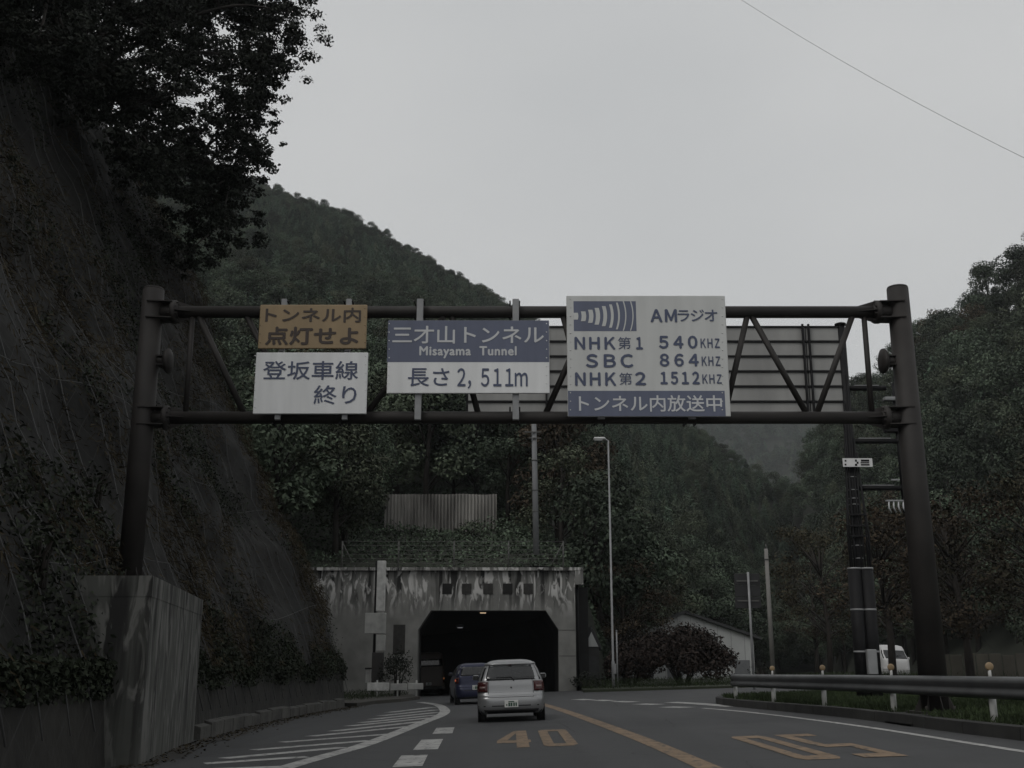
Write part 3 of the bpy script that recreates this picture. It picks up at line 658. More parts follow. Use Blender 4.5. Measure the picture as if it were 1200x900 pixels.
def tunnel_lamp(px, py, Y, m, label):
    c = at(px, py, Y); t = empty('tunnel_lamp', (c.x, c.y, c.z), label, 'lamp', 'lamps inside the tunnel')
    MB().bevbox((c.x - .22, Y - .05, c.z), (c.x + .22, Y + .35, c.z + .14), .02).build('housing', rec, t)
    MB().bevbox((c.x - .17, Y - .07, c.z - .05), (c.x + .17, Y + .3, c.z - .002), .015).build('diffuser', m, t)
tunnel_lamp(566, 717.5, 63, lamp_e, 'lit warm lamp under the top of the tunnel mouth')
tunnel_lamp(539, 735, 72, dim_e, 'dim lamp on the tunnel ceiling, left of the lit warm one')
tunnel_lamp(548, 729, 75, dim_e, 'farther dim lamp nearest above the tunnel roof bend')

# white sectional column beside the portal
pv = mat('peeling_white_paint', (.38, .38, .37), .8, 0, 3, 8, col2=(.62, .62, .60)); pv2 = mat('off_white_paint', (.27, .275, .265), .8, 0, 2, 8, col2=(.42, .42, .40))
sig = empty('signal_post', (-6.8, 58, 0), 'pale sectional signal post with square box left of the tunnel mouth', 'signal')
def pbox(x0, y0, x1, y1, Y, d): a, b = at(x0, y1, Y), at(x1, y0, Y); return MB().bevbox((a.x, Y, a.z), (b.x, Y + d, b.z), .015)
pbox(440.5, 657, 452, 716, 58, .3).build('upper_panel', pv, sig); pbox(427, 718.2, 452, 742.5, 58, .4).build('square_box', pv2, sig)
pbox(440.5, 744, 451.5, 762.5, 58, .3).build('lower_panel', pv2, sig); pbox(435, 764.5, 449, 799, 57.9, .5).build('cabinet', mat('dark_cabinet', (.028, .026, .025), .6, .15), sig)
a, b = at(438.5, 799, 58.3), at(441, 657, 58.3); MB().tube((b.x + .02, 58.35, -.2), (b.x + .02, 58.35, b.z), .07, n=10).build('post', black_steel, sig)
cb = empty('roadside_cabinet', at(431, 800, 58.6), 'small narrow white cabinet beside the signal post', 'cabinet')
pbox(428, 784, 434, 800, 58.6, .4).build('body', pv, cb); pbox(427.5, 782.5, 434.5, 784, 58.55, .5).build('lid', rec, cb)
gp = empty('plank_barrier', at(462, 808, 56), 'low white plank barrier in front of the portal at left', 'barrier')
pbox(430, 800, 456, 809.5, 56, .05).build('plank', pv, gp); pbox(457.5, 801, 477, 809, 56.02, .05).build('plank', pv2, gp); pbox(478, 800.5, 496, 808, 56, .05).build('plank', pv2, gp)
for px in (442, 466, 488):
    c = at(px, 800, 56.1); MB().tube((c.x, 56.12, -.3), (c.x, 56.12, c.z + .12), .045, n=8).build('post', pv2, gp)
# low kerbed bed in front of the portal
bed = [gr(418, 828), gr(440, 825), gr(470, 822.5), gr(492, 819.5), Vector((-5.3, 60.8, 0)), Vector((-12, 60.8, 0)), Vector((-9, 50, 0))]
m = MB(); m.slab([Vector((p.x, p.y, zr(p.x) + .14)) for p in bed], .3); tag(m.build('planted_bed', soil), kind='structure')

# fence on top of the portal
fn = empty('wire_fence', (-3, 62.2, PT + .16), 'thin wire fence with grey posts along the top of the portal', 'fence')
fz0 = PT + .15; fz1 = at(400, 634, 62.2).z
fxs = [at(p, 650, 62.2).x for p in (401, 467, 532, 596, 660)]
fm = mat('fence_grey', (.09, .09, .085), .7, .2)
for x in fxs: MB().tube((x, 62.2, fz0), (x, 62.2, fz1), .045, n=8).build('post', fm, fn)
for k in range(7):
    z = fz0 + .12 + k * (fz1 - fz0 - .15) / 6; MB().path([(fxs[0], 62.15, z)] + [(fxs[0] + (fxs[-1] - fxs[0]) * t / 8, 62.15, z + random.uniform(-.015, .015)) for t in range(1, 8)] + [(fxs[-1], 62.15, z)], .012, 5).build('wire', fm, fn)
for s, x in ((1, fxs[0]), (-1, fxs[-1])): MB().tube((x, 62.2, fz1 - .1), (x + s * .8, 62.2, fz0), .03, n=6).build('brace', fm, fn)
# corrugated sheet wall higher up
cw = empty('corrugated_wall', at(518, 625, 78), 'pale rusty corrugated sheet wall on the hillside above the portal', 'wall')
a, b = at(450, 626, 78), at(582, 579, 78); vs = []; K = 132
for i in range(K + 1):
    x = a.x + (b.x - a.x) * i / K; d = [0, 0, .14, .14][i % 4] ; top = b.z + .12 * mnoise.noise(Vector((x * .7, 1, 0)))
    vs += [(x, 78 + d, a.z - 1.5), (x, 78 + d, top), (x, 78.22, top)]
fs = [(3 * i + k, 3 * i + 3 + k, 3 * i + 4 + k, 3 * i + 1 + k) for i in range(K) for k in range(2)]
MB().add(vs, fs).build('sheet', mat('rusty_sheet', (.055, .052, .047), .8, 0, .8, 8, col2=(.30, .29, .27), stretch=(1, 1, .22)), cw)
for i in range(0, 5):
    x = a.x + (b.x - a.x) * (i + .3) / 5; MB().tube((x, 78.4, a.z - 1.5), (x, 78.4, b.z - .1), .07, n=6).build('stake', black_steel, cw)

# ------------------------------------------------------------------ terrain
def catmull(P, k):
    return smooth_pts(P, k)
def hill(name, foot, ridge, g=1.15, k=6, nt=40, amp=5.0, back=True, seed=0):
    Fp, Rp = catmull(foot, k), catmull(ridge, k); S = len(Fp); T = nt + (5 if back else 1)
    def pt(i, t):
        f, r = Fp[i], Rp[i]; p = f.lerp(r, min(t, 1)); tt = min(t, 1); p.z = f.z + (r.z - f.z) * tt ** g
        w = tt * (1 - tt) * 4 * min(1, tt * 6)
        p.z += w * amp * mnoise.noise(Vector((p.x * .02 + seed, p.y * .02, 2))) + (tt > .97) * 0
        if t > 1: d = (r - f); d.z = 0; p = r + d * (t - 1); p.z = r.z - (t - 1) * (r.z - f.z) * .8
        return p
    ts = [i / nt for i in range(nt + 1)] + ([1.1, 1.3, 1.7, 2.2] if back else [])
    V = [q for i in range(S) for q in [Vector((Fp[i].x, Fp[i].y, -1.5 if Fp[i].x > 3.35 else Fp[i].z - .02))] + [pt(i, t) for t in ts]]; n = len(ts) + 1    # the first row is a bank down to the ground
    F = [(i * n + j, i * n + j + 1, (i + 1) * n + j + 1, (i + 1) * n + j) for i in range(S - 1) for j in range(n - 1)]
    o = tag(link_mesh(name, np_mesh(name, V, F, True), forest_floor), kind='structure')
    def sample():
        i = random.random() * (S - 1.001); j = int(i); fr = i - j; t = random.random()
        return pt(j, t).lerp(pt(j + 1, t), fr), t, i / (S - 1)
    area = 0
    for i in range(S - 1):
        for j in range(nt):
            a, b, c = pt(i, ts[j]), pt(i + 1, ts[j]), pt(i, ts[j + 1]); area += (b - a).cross(c - a).length
    dens = []
    for i in range(S - 1):
        for j in range(nt):
            a, b, c = pt(i, ts[j]), pt(i + 1, ts[j]), pt(i, ts[j + 1]); dens.append((b - a).cross(c - a).length)
    dens = np.array(dens); cum = np.cumsum(dens) / dens.sum()
    def sample_area():
        q = int(np.searchsorted(cum, random.random())); i, j = q // nt, q % nt; fr = random.random(); t = (j + random.random()) / nt
        return pt(i, t).lerp(pt(i + 1, t), fr), t, i / (S - 1)
    return o, sample_area, float(dens.sum()), pt
def rl(px, py, Y, low): p = at(px, py, Y); p.z -= low; return p
LF = [(-75, 58, 20), (-30, 62.4, 7), (-14, 62.2, PT - .1), (-3, 62.2, PT - .1), (3.3, 62.2, PT - .1), (6.5, 72, .3), (14, 106, .3), (28, 140, .3), (42, 180, .4), (58, 235, 1), (80, 300, 3)]
LR = [rl(120, 150, 430, 5), rl(318, 224, 400, 2), rl(400, 250, 400, 3), rl(480, 291, 396, 4), rl(560, 334, 392, 5), rl(640, 380, 388, 5), rl(710, 422, 370, 8), rl(775, 462, 345, 8), rl(835, 500, 325, 8), rl(885, 542, 310, 6), rl(930, 580, 305, 4)]
lm, lsamp, larea, lpt = hill('left_mountain', [Vector(p) for p in LF], LR, 1.15, 5, 44, 7, seed=1)
RF = [(80, 292, 3), (62, 232, 1.2), (50, 182, .6), (43, 140, .5), (40, 104, .5), (46, 78, .5), (62, 58, .5), (95, 42, .5)]
RR = [rl(900, 570, 330, 5), rl(950, 528, 290, 5), rl(1010, 455, 250, 5.5), rl(1075, 400, 225, 8), rl(1130, 348, 208, 10), rl(1200, 278, 192, 11), rl(1320, 185, 178, 8), rl(1520, 80, 160, 8)]
rm, rsamp, rarea, rpt = hill('right_mountain', [Vector(p) for p in RF], RR, 1.0, 6, 36, 6, seed=5)
FF = [(60, 560, 5), (170, 580, 3), (220, 580, 3), (420, 560, 8)]
FRr = [rl(700, 400, 1500, 0), rl(830, 436, 1500, 0), rl(930, 448, 1500, 0), rl(1060, 500, 1500, 0)]
fm_, fsamp, farea, fpt = hill('far_mountain', [Vector(p) for p in FF], FRr, 1.0, 8, 40, 30, seed=9)

vv = []
for j in range(10):
    f = j / 9; y = 190 + 400 * f
    for i in range(6): vv.append((.16 * y - 5 + (.22 * y) * i / 5, y, .2 + 26 * f ** 1.3 + 1.5 * mnoise.noise(Vector((i * .7, j * .7, 1)))))
tag(link_mesh('valley_floor', np_mesh('valley_floor', vv, [(j * 6 + i, j * 6 + i + 1, j * 6 + i + 7, j * 6 + i + 6) for j in range(9) for i in range(5)], True), forest_floor), kind='structure')
# ------------------------------------------------------------------ trees
def leaves(C, size, flat=.6, outward=None, aspect=.55, up=.55, mess=.55):
    """leaf faces (bent diamonds) at centres C, turned outwards and up as leaves are"""
    n = len(C); size = np.broadcast_to(np.asarray(size, dtype=float), (n,))[:, None]
    nn = rng.normal(size=(n, 3)) * mess; nn[:, 2] += up
    if outward is not None: nn += outward
    nn /= np.linalg.norm(nn, axis=1)[:, None] + 1e-9
    d = rng.normal(size=(n, 3)); d[:, 2] -= .3; d -= (d * nn).sum(1)[:, None] * nn; d /= np.linalg.norm(d, axis=1)[:, None] + 1e-9
    s = np.cross(nn, d); L = size * rng.uniform(.7, 1.3, (n, 1)); W = L * aspect
    P0 = C - d * L * .5; P1 = C + s * W * .5 + nn * L * .10; P2 = C + d * L * .5 - nn * L * .10; P3 = C - s * W * .5 + nn * L * .10
    V = np.stack([P0, P1, P2, P3], 1).reshape(-1, 3); Q = np.arange(4 * n).reshape(n, 4)
    return V, Q
def blades(C, size, aspect=.14, lean=(0, 0, 1), mess=.5):
    """grass blades growing along lean"""
    n = len(C); d = rng.normal(size=(n, 3)) * mess + np.array(lean)[None]; d /= np.linalg.norm(d, axis=1)[:, None]
    s = rng.normal(size=(n, 3)); s -= (s * d).sum(1)[:, None] * d; s /= np.linalg.norm(s, axis=1)[:, None]; L = size * rng.uniform(.6, 1.4, (n, 1)); W = L * aspect; nn = np.cross(d, s)
    V = np.stack([C - s * W * .5, C + s * W * .5, C + d * L * .6 + s * W * .35 + nn * L * .06, C + d * L + nn * L * .22], 1).reshape(-1, 3)
    return V, np.arange(4 * n).reshape(n, 4)
def crown_mesh(name, blobs, per, size, m, flat=.5, hollow=.55):
    Cs = []; O = []
    for (cx, cy, cz, rx, ry, rz) in blobs:
        k = int(per * (rx * ry * rz) ** (2 / 3)); u = rng.normal(size=(k, 3)); u /= np.linalg.norm(u, axis=1)[:, None]
        r = hollow + (1 - hollow) * rng.random((k, 1)) ** .6; lump = 1 + .22 * np.sin(u[:, :1] * 7 + cx) * np.cos(u[:, 1:2] * 6 + cz)
        Cs.append(np.array([[cx, cy, cz]]) + u * r * lump * np.array([[rx, ry, rz]])); O.append(u * .5)
    C = np.concatenate(Cs); V, Q = leaves(C, size, flat, np.concatenate(O) * 1.7); me = np_mesh(name, V, Q); me.materials.append(m); return me
def limb_mb(trunk_pts, rs, limbs):
    mb = MB(); mb.path(trunk_pts, rs, 7)
    for a, b, r in limbs:
        a, b = Vector(a), Vector(b); mid = a.lerp(b, .5) + Vector((random.uniform(-.3, .3), random.uniform(-.3, .3), .25)) * (b - a).length * .25
        mb.path([a, mid, b], [r, r * .7, r * .3], 5)
    return mb
def broad_proto(seed, m, H=10.0, spread=3.4):
    random.seed(seed); blobs = []; limbs = []
    for i in range(30):
        z = H * (.30 + .66 * random.random()); f = (z / H - .3) / .66; R = spread * (math.sin(math.pi * min(1, f * .75 + .22)) ** .8) * random.uniform(.45, 1.0); a = random.random() * 6.283
        r = random.uniform(.75, 1.35); blobs.append((R * math.cos(a), R * math.sin(a), z, r * 1.15, r * 1.15, r * .75))
        if i % 3 == 0: limbs.append(((0, 0, z * .62), (R * math.cos(a), R * math.sin(a), z), .09))
    c = crown_mesh('crown', blobs, 170, .29, m, hollow=.72)
    t = limb_mb([(0, 0, -.6), (.1, .05, H * .3), (-.1, .1, H * .6), (0, 0, H * .9)], [.24, .18, .12, .03], limbs)
    return c, t
def conifer_proto(seed, m, H=9.0, R=2.3):
    random.seed(seed); Cs = []; O = []
    for w in range(22):
        f = w / 21; z = H * (.10 + .88 * f); r = R * (1 - f ** 2.6) ** .85 * random.uniform(.78, 1.1) + .12; nb = max(5, int(9 * (1 - f) + 5)); ph = random.random() * 6
        for b in range(nb):
            a = ph + 6.283 * (b + random.random() * .8) / nb; L = r * random.uniform(.65, 1.15); k = max(3, int(L * 6))
            for j in range(k):
                q = (j + random.random()) / k; Cs.append((L * q * math.cos(a) + random.gauss(0, .12), L * q * math.sin(a) + random.gauss(0, .12), z - .22 * L * q * q + random.gauss(0, .10))); O.append((math.cos(a) * 1.1 * q, math.sin(a) * 1.1 * q, .1))
    V, Q = leaves(np.array(Cs), .52, .5, np.array(O), .55); me = np_mesh('crown', V, Q); me.materials.append(m)
    t = MB().path([(0, 0, -.6), (0, 0, H * .5), (0, 0, H * .97)], [.2, .12, .02], 6); return me, t
PROTO = {}
def make_proto(kind, c, t, park):
    r = empty('tree', park); co_ = link_mesh('crown', c, None, r); to_ = t.build('trunk', bark, r, local=True)
    KIDS[r.name] = [co_, to_]; PROTO.setdefault(kind, []).append([r, False])
for i in range(5): make_proto('broad', *broad_proto(100 + i, leaf_mid), (0, 0, 0))
for i in range(2): make_proto('brown', *broad_proto(120 + i, leaf_brown), (0, 0, 0))
for i in range(4): make_proto('conifer', *conifer_proto(140 + i, leaf_needle, random.uniform(8.5, 10.5), random.uniform(2.1, 2.7)), (0, 0, 0))
def plant(kind, loc, s, label, group, name, cat='tree', sx=1.0):
    pr = random.choice(PROTO[kind]); rz = random.random() * 6.283
    if not pr[1]:
        pr[1] = True; r = pr[0]; r.location = loc; r.scale = (s * sx, s * sx, s); r.rotation_euler = (0, 0, rz); tag(r, label, cat, group); r.name = name; KIDS[r.name] = KIDS.get(r.name) or [c for c in r.children]; pr[0] = r; return r
    r = clone(pr[0], loc, (s * sx, s * sx, s), rz, label=label, cat=cat, group=group); r.name = name; return r

random.seed(11)
cand = []
grid = {}
def free(p, dmin):
    k = (int(p.x // 5), int(p.y // 5))
    for i in (-1, 0, 1):
        for j in (-1, 0, 1):
            for q in grid.get((k[0] + i, k[1] + j), ()):
                if (q.x - p.x) ** 2 + (q.y - p.y) ** 2 < dmin * dmin: return False
    grid.setdefault(k, []).append(p); return True
for _ in range(75000):
    p, t, s = lsamp(); px, py, dep = proj(p.x, p.y, p.z)
    if px < 120 or px > 1010 or py < 120: continue
    if p.y < 81 and -10.5 < p.x < 1.2: continue
    if p.y < 65 or (-.6 < p.x < 3.2 and p.y < 75): continue
    con = mnoise.noise(Vector((p.x * .02, p.y * .02, 4))) + (t - .30) * 3.2 + (px - 620) * .0008 + random.gauss(0, .4) > .35
    if t > .86 and random.random() < .75: con = False
    fs_ = max(.66, 1 - max(0, dep - 120) / 520) * (.8 if t > .9 else 1)
    sz = (random.uniform(.6, 1.1) if con else random.uniform(.7, 1.3)) * fs_
    if not free(p, (3.7 if con else 4.5) * fs_ * random.uniform(.8, 1.25)): continue
    cand.append(('L', 'conifer' if con else ('brown' if random.random() < .05 and p.y < 170 else 'broad'), p, sz, px, py, 11 * sz * FPX / dep))
grid = {}
for _ in range(9000):
    p, t, s = rsamp(); px, py, dep = proj(p.x, p.y, p.z)
    if px < 830 or px > 1330 or dep < 10: continue
    con = random.random() < .12; sz = random.uniform(.8, 1.35)
    if not free(p, 3.8): continue
    cand.append(('R', 'conifer' if con else ('brown' if random.random() < .08 else 'broad'), p, sz, px, py, 11 * sz * FPX / dep))
cand.sort(key=lambda c: -c[6])
LBL = {('L', 'broad'): ('broadleaf_tree', 'green broadleaf tree crowded in the wood on the hillside above the tunnel', 'broadleaf trees above the tunnel'),
       ('L', 'brown'): ('turning_tree', 'brown-tinged tree in the wood on the hillside above the tunnel', 'turning trees above the tunnel'),
       ('L', 'conifer'): ('conifer_tree', 'pointed conifer on the wooded mountainside above the tunnel', 'conifers above the tunnel'),
       ('R', 'broad'): ('broadleaf_tree', 'dark broadleaf tree crowded on the steep hillside right of the gantry', 'broadleaf trees on the right hillside'),
       ('R', 'brown'): ('turning_tree', 'brown-tinged tree on the steep hillside right of the gantry', 'turning trees on the right hillside'),
       ('R', 'conifer'): ('conifer_tree', 'pointed conifer on the steep hillside right of the gantry', 'conifers on the right hillside')}
NIND = {'L': 190, 'R': 100}; used = {'L': 0, 'R': 0}; far = {'broad': [], 'conifer': []}
for (side, kind, p, sz, px, py, size) in cand:
    vis = 235 < px < 1215 and py < 815 and py - size < 800
    if used[side] < NIND[side] and vis:
        nm, lb, gp_ = LBL[(side, kind)]; plant(kind, (p.x, p.y, p.z - .3), sz, lb, gp_, nm); used[side] += 1
    else: far['conifer' if kind == 'conifer' else 'broad'].append((p, sz))
for _ in range(420):
    f = random.random(); y = 190 + 400 * f; far['broad'].append((Vector((.16 * y - 5 + .22 * y * random.random(), y, 26 * f ** 1.3 - .5)), random.uniform(.6, 1.0)))
for _ in range(5200):
    p, t, s = fsamp(); px, py, dep = proj(p.x, p.y, p.z)
    if 690 < px < 1080: far['conifer' if random.random() < .5 else 'broad'].append((p, random.uniform(.9, 1.5)))
def scatter(name, label, pts, protos):
    me = bpy.data.meshes.new(name); me.vertices.add(len(pts)); me.vertices.foreach_set('co', np.array([(p.x, p.y, p.z - .3) for p, s in pts], dtype=np.float32).ravel())
    for an, ty, va in (('size', 'FLOAT', [s for p, s in pts]), ('turn', 'FLOAT', [random.random() * 6.283 for _ in pts]), ('kind', 'INT', [random.randrange(len(protos)) for _ in pts])):
        at_ = me.attributes.new(an, ty, 'POINT'); at_.data.foreach_set('value', va)
    o = tag(link_mesh(name, me, None), label, 'forest', kind='stuff')
    g = bpy.data.node_groups.new(name, 'GeometryNodeTree'); g.interface.new_socket('Geometry', in_out='INPUT', socket_type='NodeSocketGeometry'); g.interface.new_socket('Geometry', in_out='OUTPUT', socket_type='NodeSocketGeometry')
    gi, go = g.nodes.new('NodeGroupInput'), g.nodes.new('NodeGroupOutput'); ip = g.nodes.new('GeometryNodeInstanceOnPoints'); jn = g.nodes.new('GeometryNodeJoinGeometry')
    for pr in protos:
        oi = g.nodes.new('GeometryNodeObjectInfo'); oi.transform_space = 'ORIGINAL'; oi.inputs['Object'].default_value = pr; oi.inputs['As Instance'].default_value = True; g.links.new(oi.outputs['Geometry'], jn.inputs[0])
    def na(n, ty): q = g.nodes.new('GeometryNodeInputNamedAttribute'); q.data_type = ty; q.inputs[0].default_value = n; return q.outputs[0]
    ip.inputs['Pick Instance'].default_value = True
    cx = g.nodes.new('ShaderNodeCombineXYZ'); g.links.new(na('turn', 'FLOAT'), cx.inputs[2])
    g.links.new(gi.outputs[0], ip.inputs['Points']); g.links.new(jn.outputs[0], ip.inputs['Instance']); g.links.new(na('kind', 'INT'), ip.inputs['Instance Index']); g.links.new(cx.outputs[0], ip.inputs['Rotation']); g.links.new(na('size', 'FLOAT'), ip.inputs['Scale'])
    g.links.new(ip.outputs[0], go.inputs[0]); md = o.modifiers.new('scatter', 'NODES'); md.node_group = g; return o
def crowns(k): return [[c for c in r.children if c.name.startswith('crown')][0] for r, u in PROTO[k]]
scatter('distant_conifer_forest', 'distant dark green conifer forest covering the mountainsides', far['conifer'], crowns('conifer'))
scatter('distant_broadleaf_forest', 'distant broadleaf forest merging into one mass on the slopes', far['broad'], crowns('broad'))

# big tree overhanging from the top of the left slope, built branch by branch
def big_tree(name, label, base, top, clumps, leaf, per, m, group=None, nmain=6):
    r = empty(name, base, label, 'tree', group); base = Vector(base); top = Vector(top); blobs = []; mb = MB()
    tr = smooth_pts([base - Vector((0, 0, 1)), base.lerp(top, .35) + Vector((-.5, .3, .4)), base.lerp(top, .7) + Vector((.2, 0, 0)), top], 4)
    mb.path(tr, [.34 - .29 * i / (len(tr) - 1) for i in range(len(tr))], 9); nodes = []
    for (c, rx, rz) in clumps[::max(1, len(clumps) // nmain)]:
        a = min(tr[2:], key=lambda p: (p - c).length + max(0, p.z - c.z + 1) * 1.5); ln = (c - a).length
        li = smooth_pts([a, a.lerp(c, .4) + Vector((random.uniform(-.3, .3), random.uniform(-.6, .6), .12 * ln)), a.lerp(c, .75) + Vector((random.uniform(-.3, .3), random.uniform(-.5, .5), .08 * ln)), c], 4)
        mb.path(li, [.12 - .10 * i / (len(li) - 1) for i in range(len(li))], 6); nodes += li[2:]
    nodes += tr[3:]
    for (c, rx, rz) in clumps:
        a = min(nodes, key=lambda p: (p - c).length); mid = a.lerp(c, .5) + Vector((random.uniform(-.2, .2), random.uniform(-.2, .2), .2)); mb.path([a, mid, c], [.045, .03, .012], 5)
        for k in range(9):
            e = c + Vector((random.uniform(-1, 1) * rx, random.uniform(-1, 1) * rx, random.uniform(-.5, .5) * rz)); mb.path([c.lerp(mid, .3), e], [.016, .004], 4)
        for k in range(15):
            q = c + Vector((random.gauss(0, .62) * rx, random.gauss(0, .7) * rx, random.gauss(0, .5) * rz)); w = random.uniform(.22, .50); blobs.append((q.x - base.x, q.y - base.y, q.z - base.z, rx * w, rx * w, rz * w * .55))
    c = crown_mesh('crown', blobs, per, leaf, m, flat=.45, hollow=.1); link_mesh('crown', c, None, r); mb.build('trunk', bark, r); return r
random.seed(21)
def pxclumps(spec, lo, hi): return [(at(x - 15, y - 6, random.uniform(lo, hi)), r, r * .8) for x, y, r in spec]
ca = [(350, 20, 1.0), (335, 60, 1.1), (350, 85, .75), (305, 30, 1.3), (300, 95, 1.1), (318, 118, .8), (330, 95, .8), (270, 60, 1.2), (290, 150, .9), (315, 150, .75), (300, 190, .9), (318, 178, .6), (290, 225, .9), (280, 265, 1.0), (250, 20, 1.4), (225, 60, 1.1), (215, 20, 1.3), (262, 240, 1.1), (250, 285, 1.0), (345, -30, 1.3), (290, -30, 1.5), (230, -40, 1.6), (330, -80, 1.5), (262, 200, 1.0), (232, 215, 1.1), (240, 170, .9), (205, 165, 1.0)]
big_tree('overhanging_tree', 'tall dark tree leaning out from the top of the slope against the sky', slope_pt(41, 25), at(225, -120, 41.5), pxclumps(ca + [(x + random.uniform(-30, 2), y + random.uniform(-22, 22), r * .9) for x, y, r in ca for _ in (0, 1)], 38.5, 43.5), .155, 800, leaf_dark)
cb_ = [(190, 40, 1.3), (160, 80, 1.2), (180, 110, 1.0), (150, 20, 1.4), (120, 60, 1.2), (200, -20, 1.4), (130, -30, 1.6), (215, 120, .9), (205, 215, 1.0), (185, 175, .9), (95, 20, 1.3), (70, -20, 1.5), (160, 140, .9), (118, 118, .9), (135, 138, .8), (105, 98, .9), (150, 165, .7), (172, 190, .7), (120, 90, 1.0), (140, 110, .9)]
big_tree('slope_top_tree', 'dense dark tree on the slope top left of the overhanging one', slope_pt(36, 26), at(120, -120, 36), pxclumps(cb_ + [(x + random.uniform(-20, 20), y + random.uniform(-25, 35), r) for x, y, r in cb_], 33, 37.5), .16, 700, leaf_dark)
cc = [(40, 10, 1.2), (15, 40, 1.0), (60, 55, .9), (20, -30, 1.5), (70, -10, 1.3), (95, 60, .9), (110, 95, .8), (40, -60, 1.5)]
big_tree('slope_top_tree', 'dark bushy tree at the very top left corner of the slope', slope_pt(28.5, 25), at(20, -110, 28.5), pxclumps(cc + [(x + random.uniform(-15, 15), y + random.uniform(-15, 35), r) for x, y, r in cc], 26, 29.5), .13, 800, leaf_dark)
# shrubs
def shrub(name, label, base, rx, rz, leaf, m, n=18, per=260, group=None, stems=6, dome=.5, cat='shrub'):
    base = Vector(base); r = empty(name, base, label, cat, group); blobs = []; mb = MB()
    for i in range(n):
        a = random.random() * 6.283; q = math.sqrt(random.random()); z = rz * (dome + (1 - dome) * (1 - q * q) ** .5 * random.uniform(.6, 1)); s = random.uniform(.22, .36)
        blobs.append((rx * q * .8 * math.cos(a), rx * q * .8 * math.sin(a), z, rx * s, rx * s, rz * s * .8))
    for i in range(stems):
        a = random.random() * 6.283; q = random.uniform(.2, .6); mb.path([base + Vector((.12 * math.cos(a), .12 * math.sin(a), -.15)), base + Vector((rx * q * .5 * math.cos(a), rx * q * .5 * math.sin(a), rz * .4)), base + Vector((rx * q * math.cos(a), rx * q * math.sin(a), rz * .75))], [.05, .035, .012], 5)
    link_mesh('foliage', crown_mesh('foliage', blobs, per, leaf, m, hollow=.35), None, r); mb.build('stem', bark, r); return r
random.seed(31)
shrub('round_shrub', 'wide dark red domed shrub in front of the gabled building', (9.25, 62, .25), 3.1, 2.95, .19, leaf_red, 60, 420, dome=.30, stems=14)
shrub('round_shrub', 'dark shrub beside the lamp post, left of the domed red one', (6.5, 62.5, .2), 1.6, 2.3, .19, leaf_red, 40, 420, dome=.3, stems=8)
shrub('portal_shrub', 'small round dark shrub against the portal left of the tunnel mouth', (-5.75, 57.4, 0), 1.0, 2.1, .13, leaf_dark, 22, 380, dome=.3)
shrub('verge_shrub', 'low dark shrub at the foot of the portal right jamb', (4.0, 60.2, .1), 1.1, .9, .14, leaf_dark, 14, 300, dome=.3)
shrub('verge_shrub', 'little dark shrub by the foot of the pole near the rail end', (12.2, 56.5, .4), .6, 1.2, .12, leaf_dark, 10, 300, dome=.3)
for (px, py, Y, rx, rz, lb) in ((105, 590, 19, .75, 1.2, 'leafy shrub on the slope above the concrete footing'), (45, 690, 17, .8, 1.1, 'brown-green shrub on the slope at the left picture edge'), (118, 650, 19.5, .45, .6, 'small green shrub just behind the top of the footing'),
                              (245, 745, 27, .8, 1.1, 'trailing shrub on the wall top right of the footing'), (300, 750, 31, .7, .9, 'second trailing shrub along the wall top, past the footing'), (75, 350, 20, .7, .9, 'shrub high on the netted slope left of the gantry post'), (400, 620, 70, 1.6, 2.0, 'shrub behind the left end of the wire fence'),
                              (555, 622, 76, 1.4, 2.0, 'pale green shrub growing in front of the corrugated wall'), (650, 650, 64, 1.0, 1.4, 'straggly shrub at the right end of the wire fence')):
    if Y < 40:
        rx *= .8; rz *= .7
        best = min(((proj(*slope_pt(y, u)), y, u) for y in np.arange(Y - 8, Y + 10, .7) for u in np.arange(0, 14, .5)), key=lambda q: (q[0][0] - px) ** 2 + (q[0][1] - py) ** 2)
        b = slope_pt(float(best[1]), float(best[2]), .0)
    else: b = at(px, py, Y); b.z -= rz * .6
    shrub('slope_shrub', lb, b, rx, rz, .11 if Y < 40 else .2, ivy if Y < 40 else leaf_mid, 14, 330 if Y < 40 else 130, 'shrubs on the slopes', dome=.15)

# undergrowth above the portal and behind the fence, and on the slope (nobody could count it)
def stuff(name, label, C, size, m, cat='plants', out=None, aspect=.55, lean=None):
    V, Q = leaves(np.array(C), size, .6, out, aspect) if lean is None else blades(np.array(C), size, aspect, lean); me = np_mesh(name, V, Q); return tag(link_mesh(name, me, m), label, cat, kind='stuff')
random.seed(41)
C = []
while len(C) < 44000:
    y = random.uniform(4, 49); u = random.random() ** 1.3 * 24; p = slope_pt(y, u)
    d = mnoise.noise(Vector((y * .22, u * .12, 5))) + .5 * mnoise.noise(Vector((y * .8, u * .6, 1)))
    if d < .10: continue
    for k in range(4): C.append((p.x + random.gauss(0, .10) + .06, y + random.gauss(0, .14), p.z + random.gauss(0, .12)))
for i in range(9000):
    y = random.uniform(6, 48); u = random.uniform(0, 24); p = slope_pt(y, u); C.append((p.x + .04, y, p.z + .04))
for i in range(9000):
    y = random.uniform(44.5, 48.2); u = random.uniform(2, 25); p = slope_pt(y, u); w = .5 + mnoise.noise(Vector((u * .5, 3, 7)))
    C.append((p.x + random.random() * .55 * w, y, p.z + random.gauss(0, .15) + .25 * w))
stuff('slope_dry_grass', 'dry brown grass growing through the net on the left slope', C, .17, dry_grass, 'grass', aspect=.14, lean=(.55, 0, -.75))
C = []
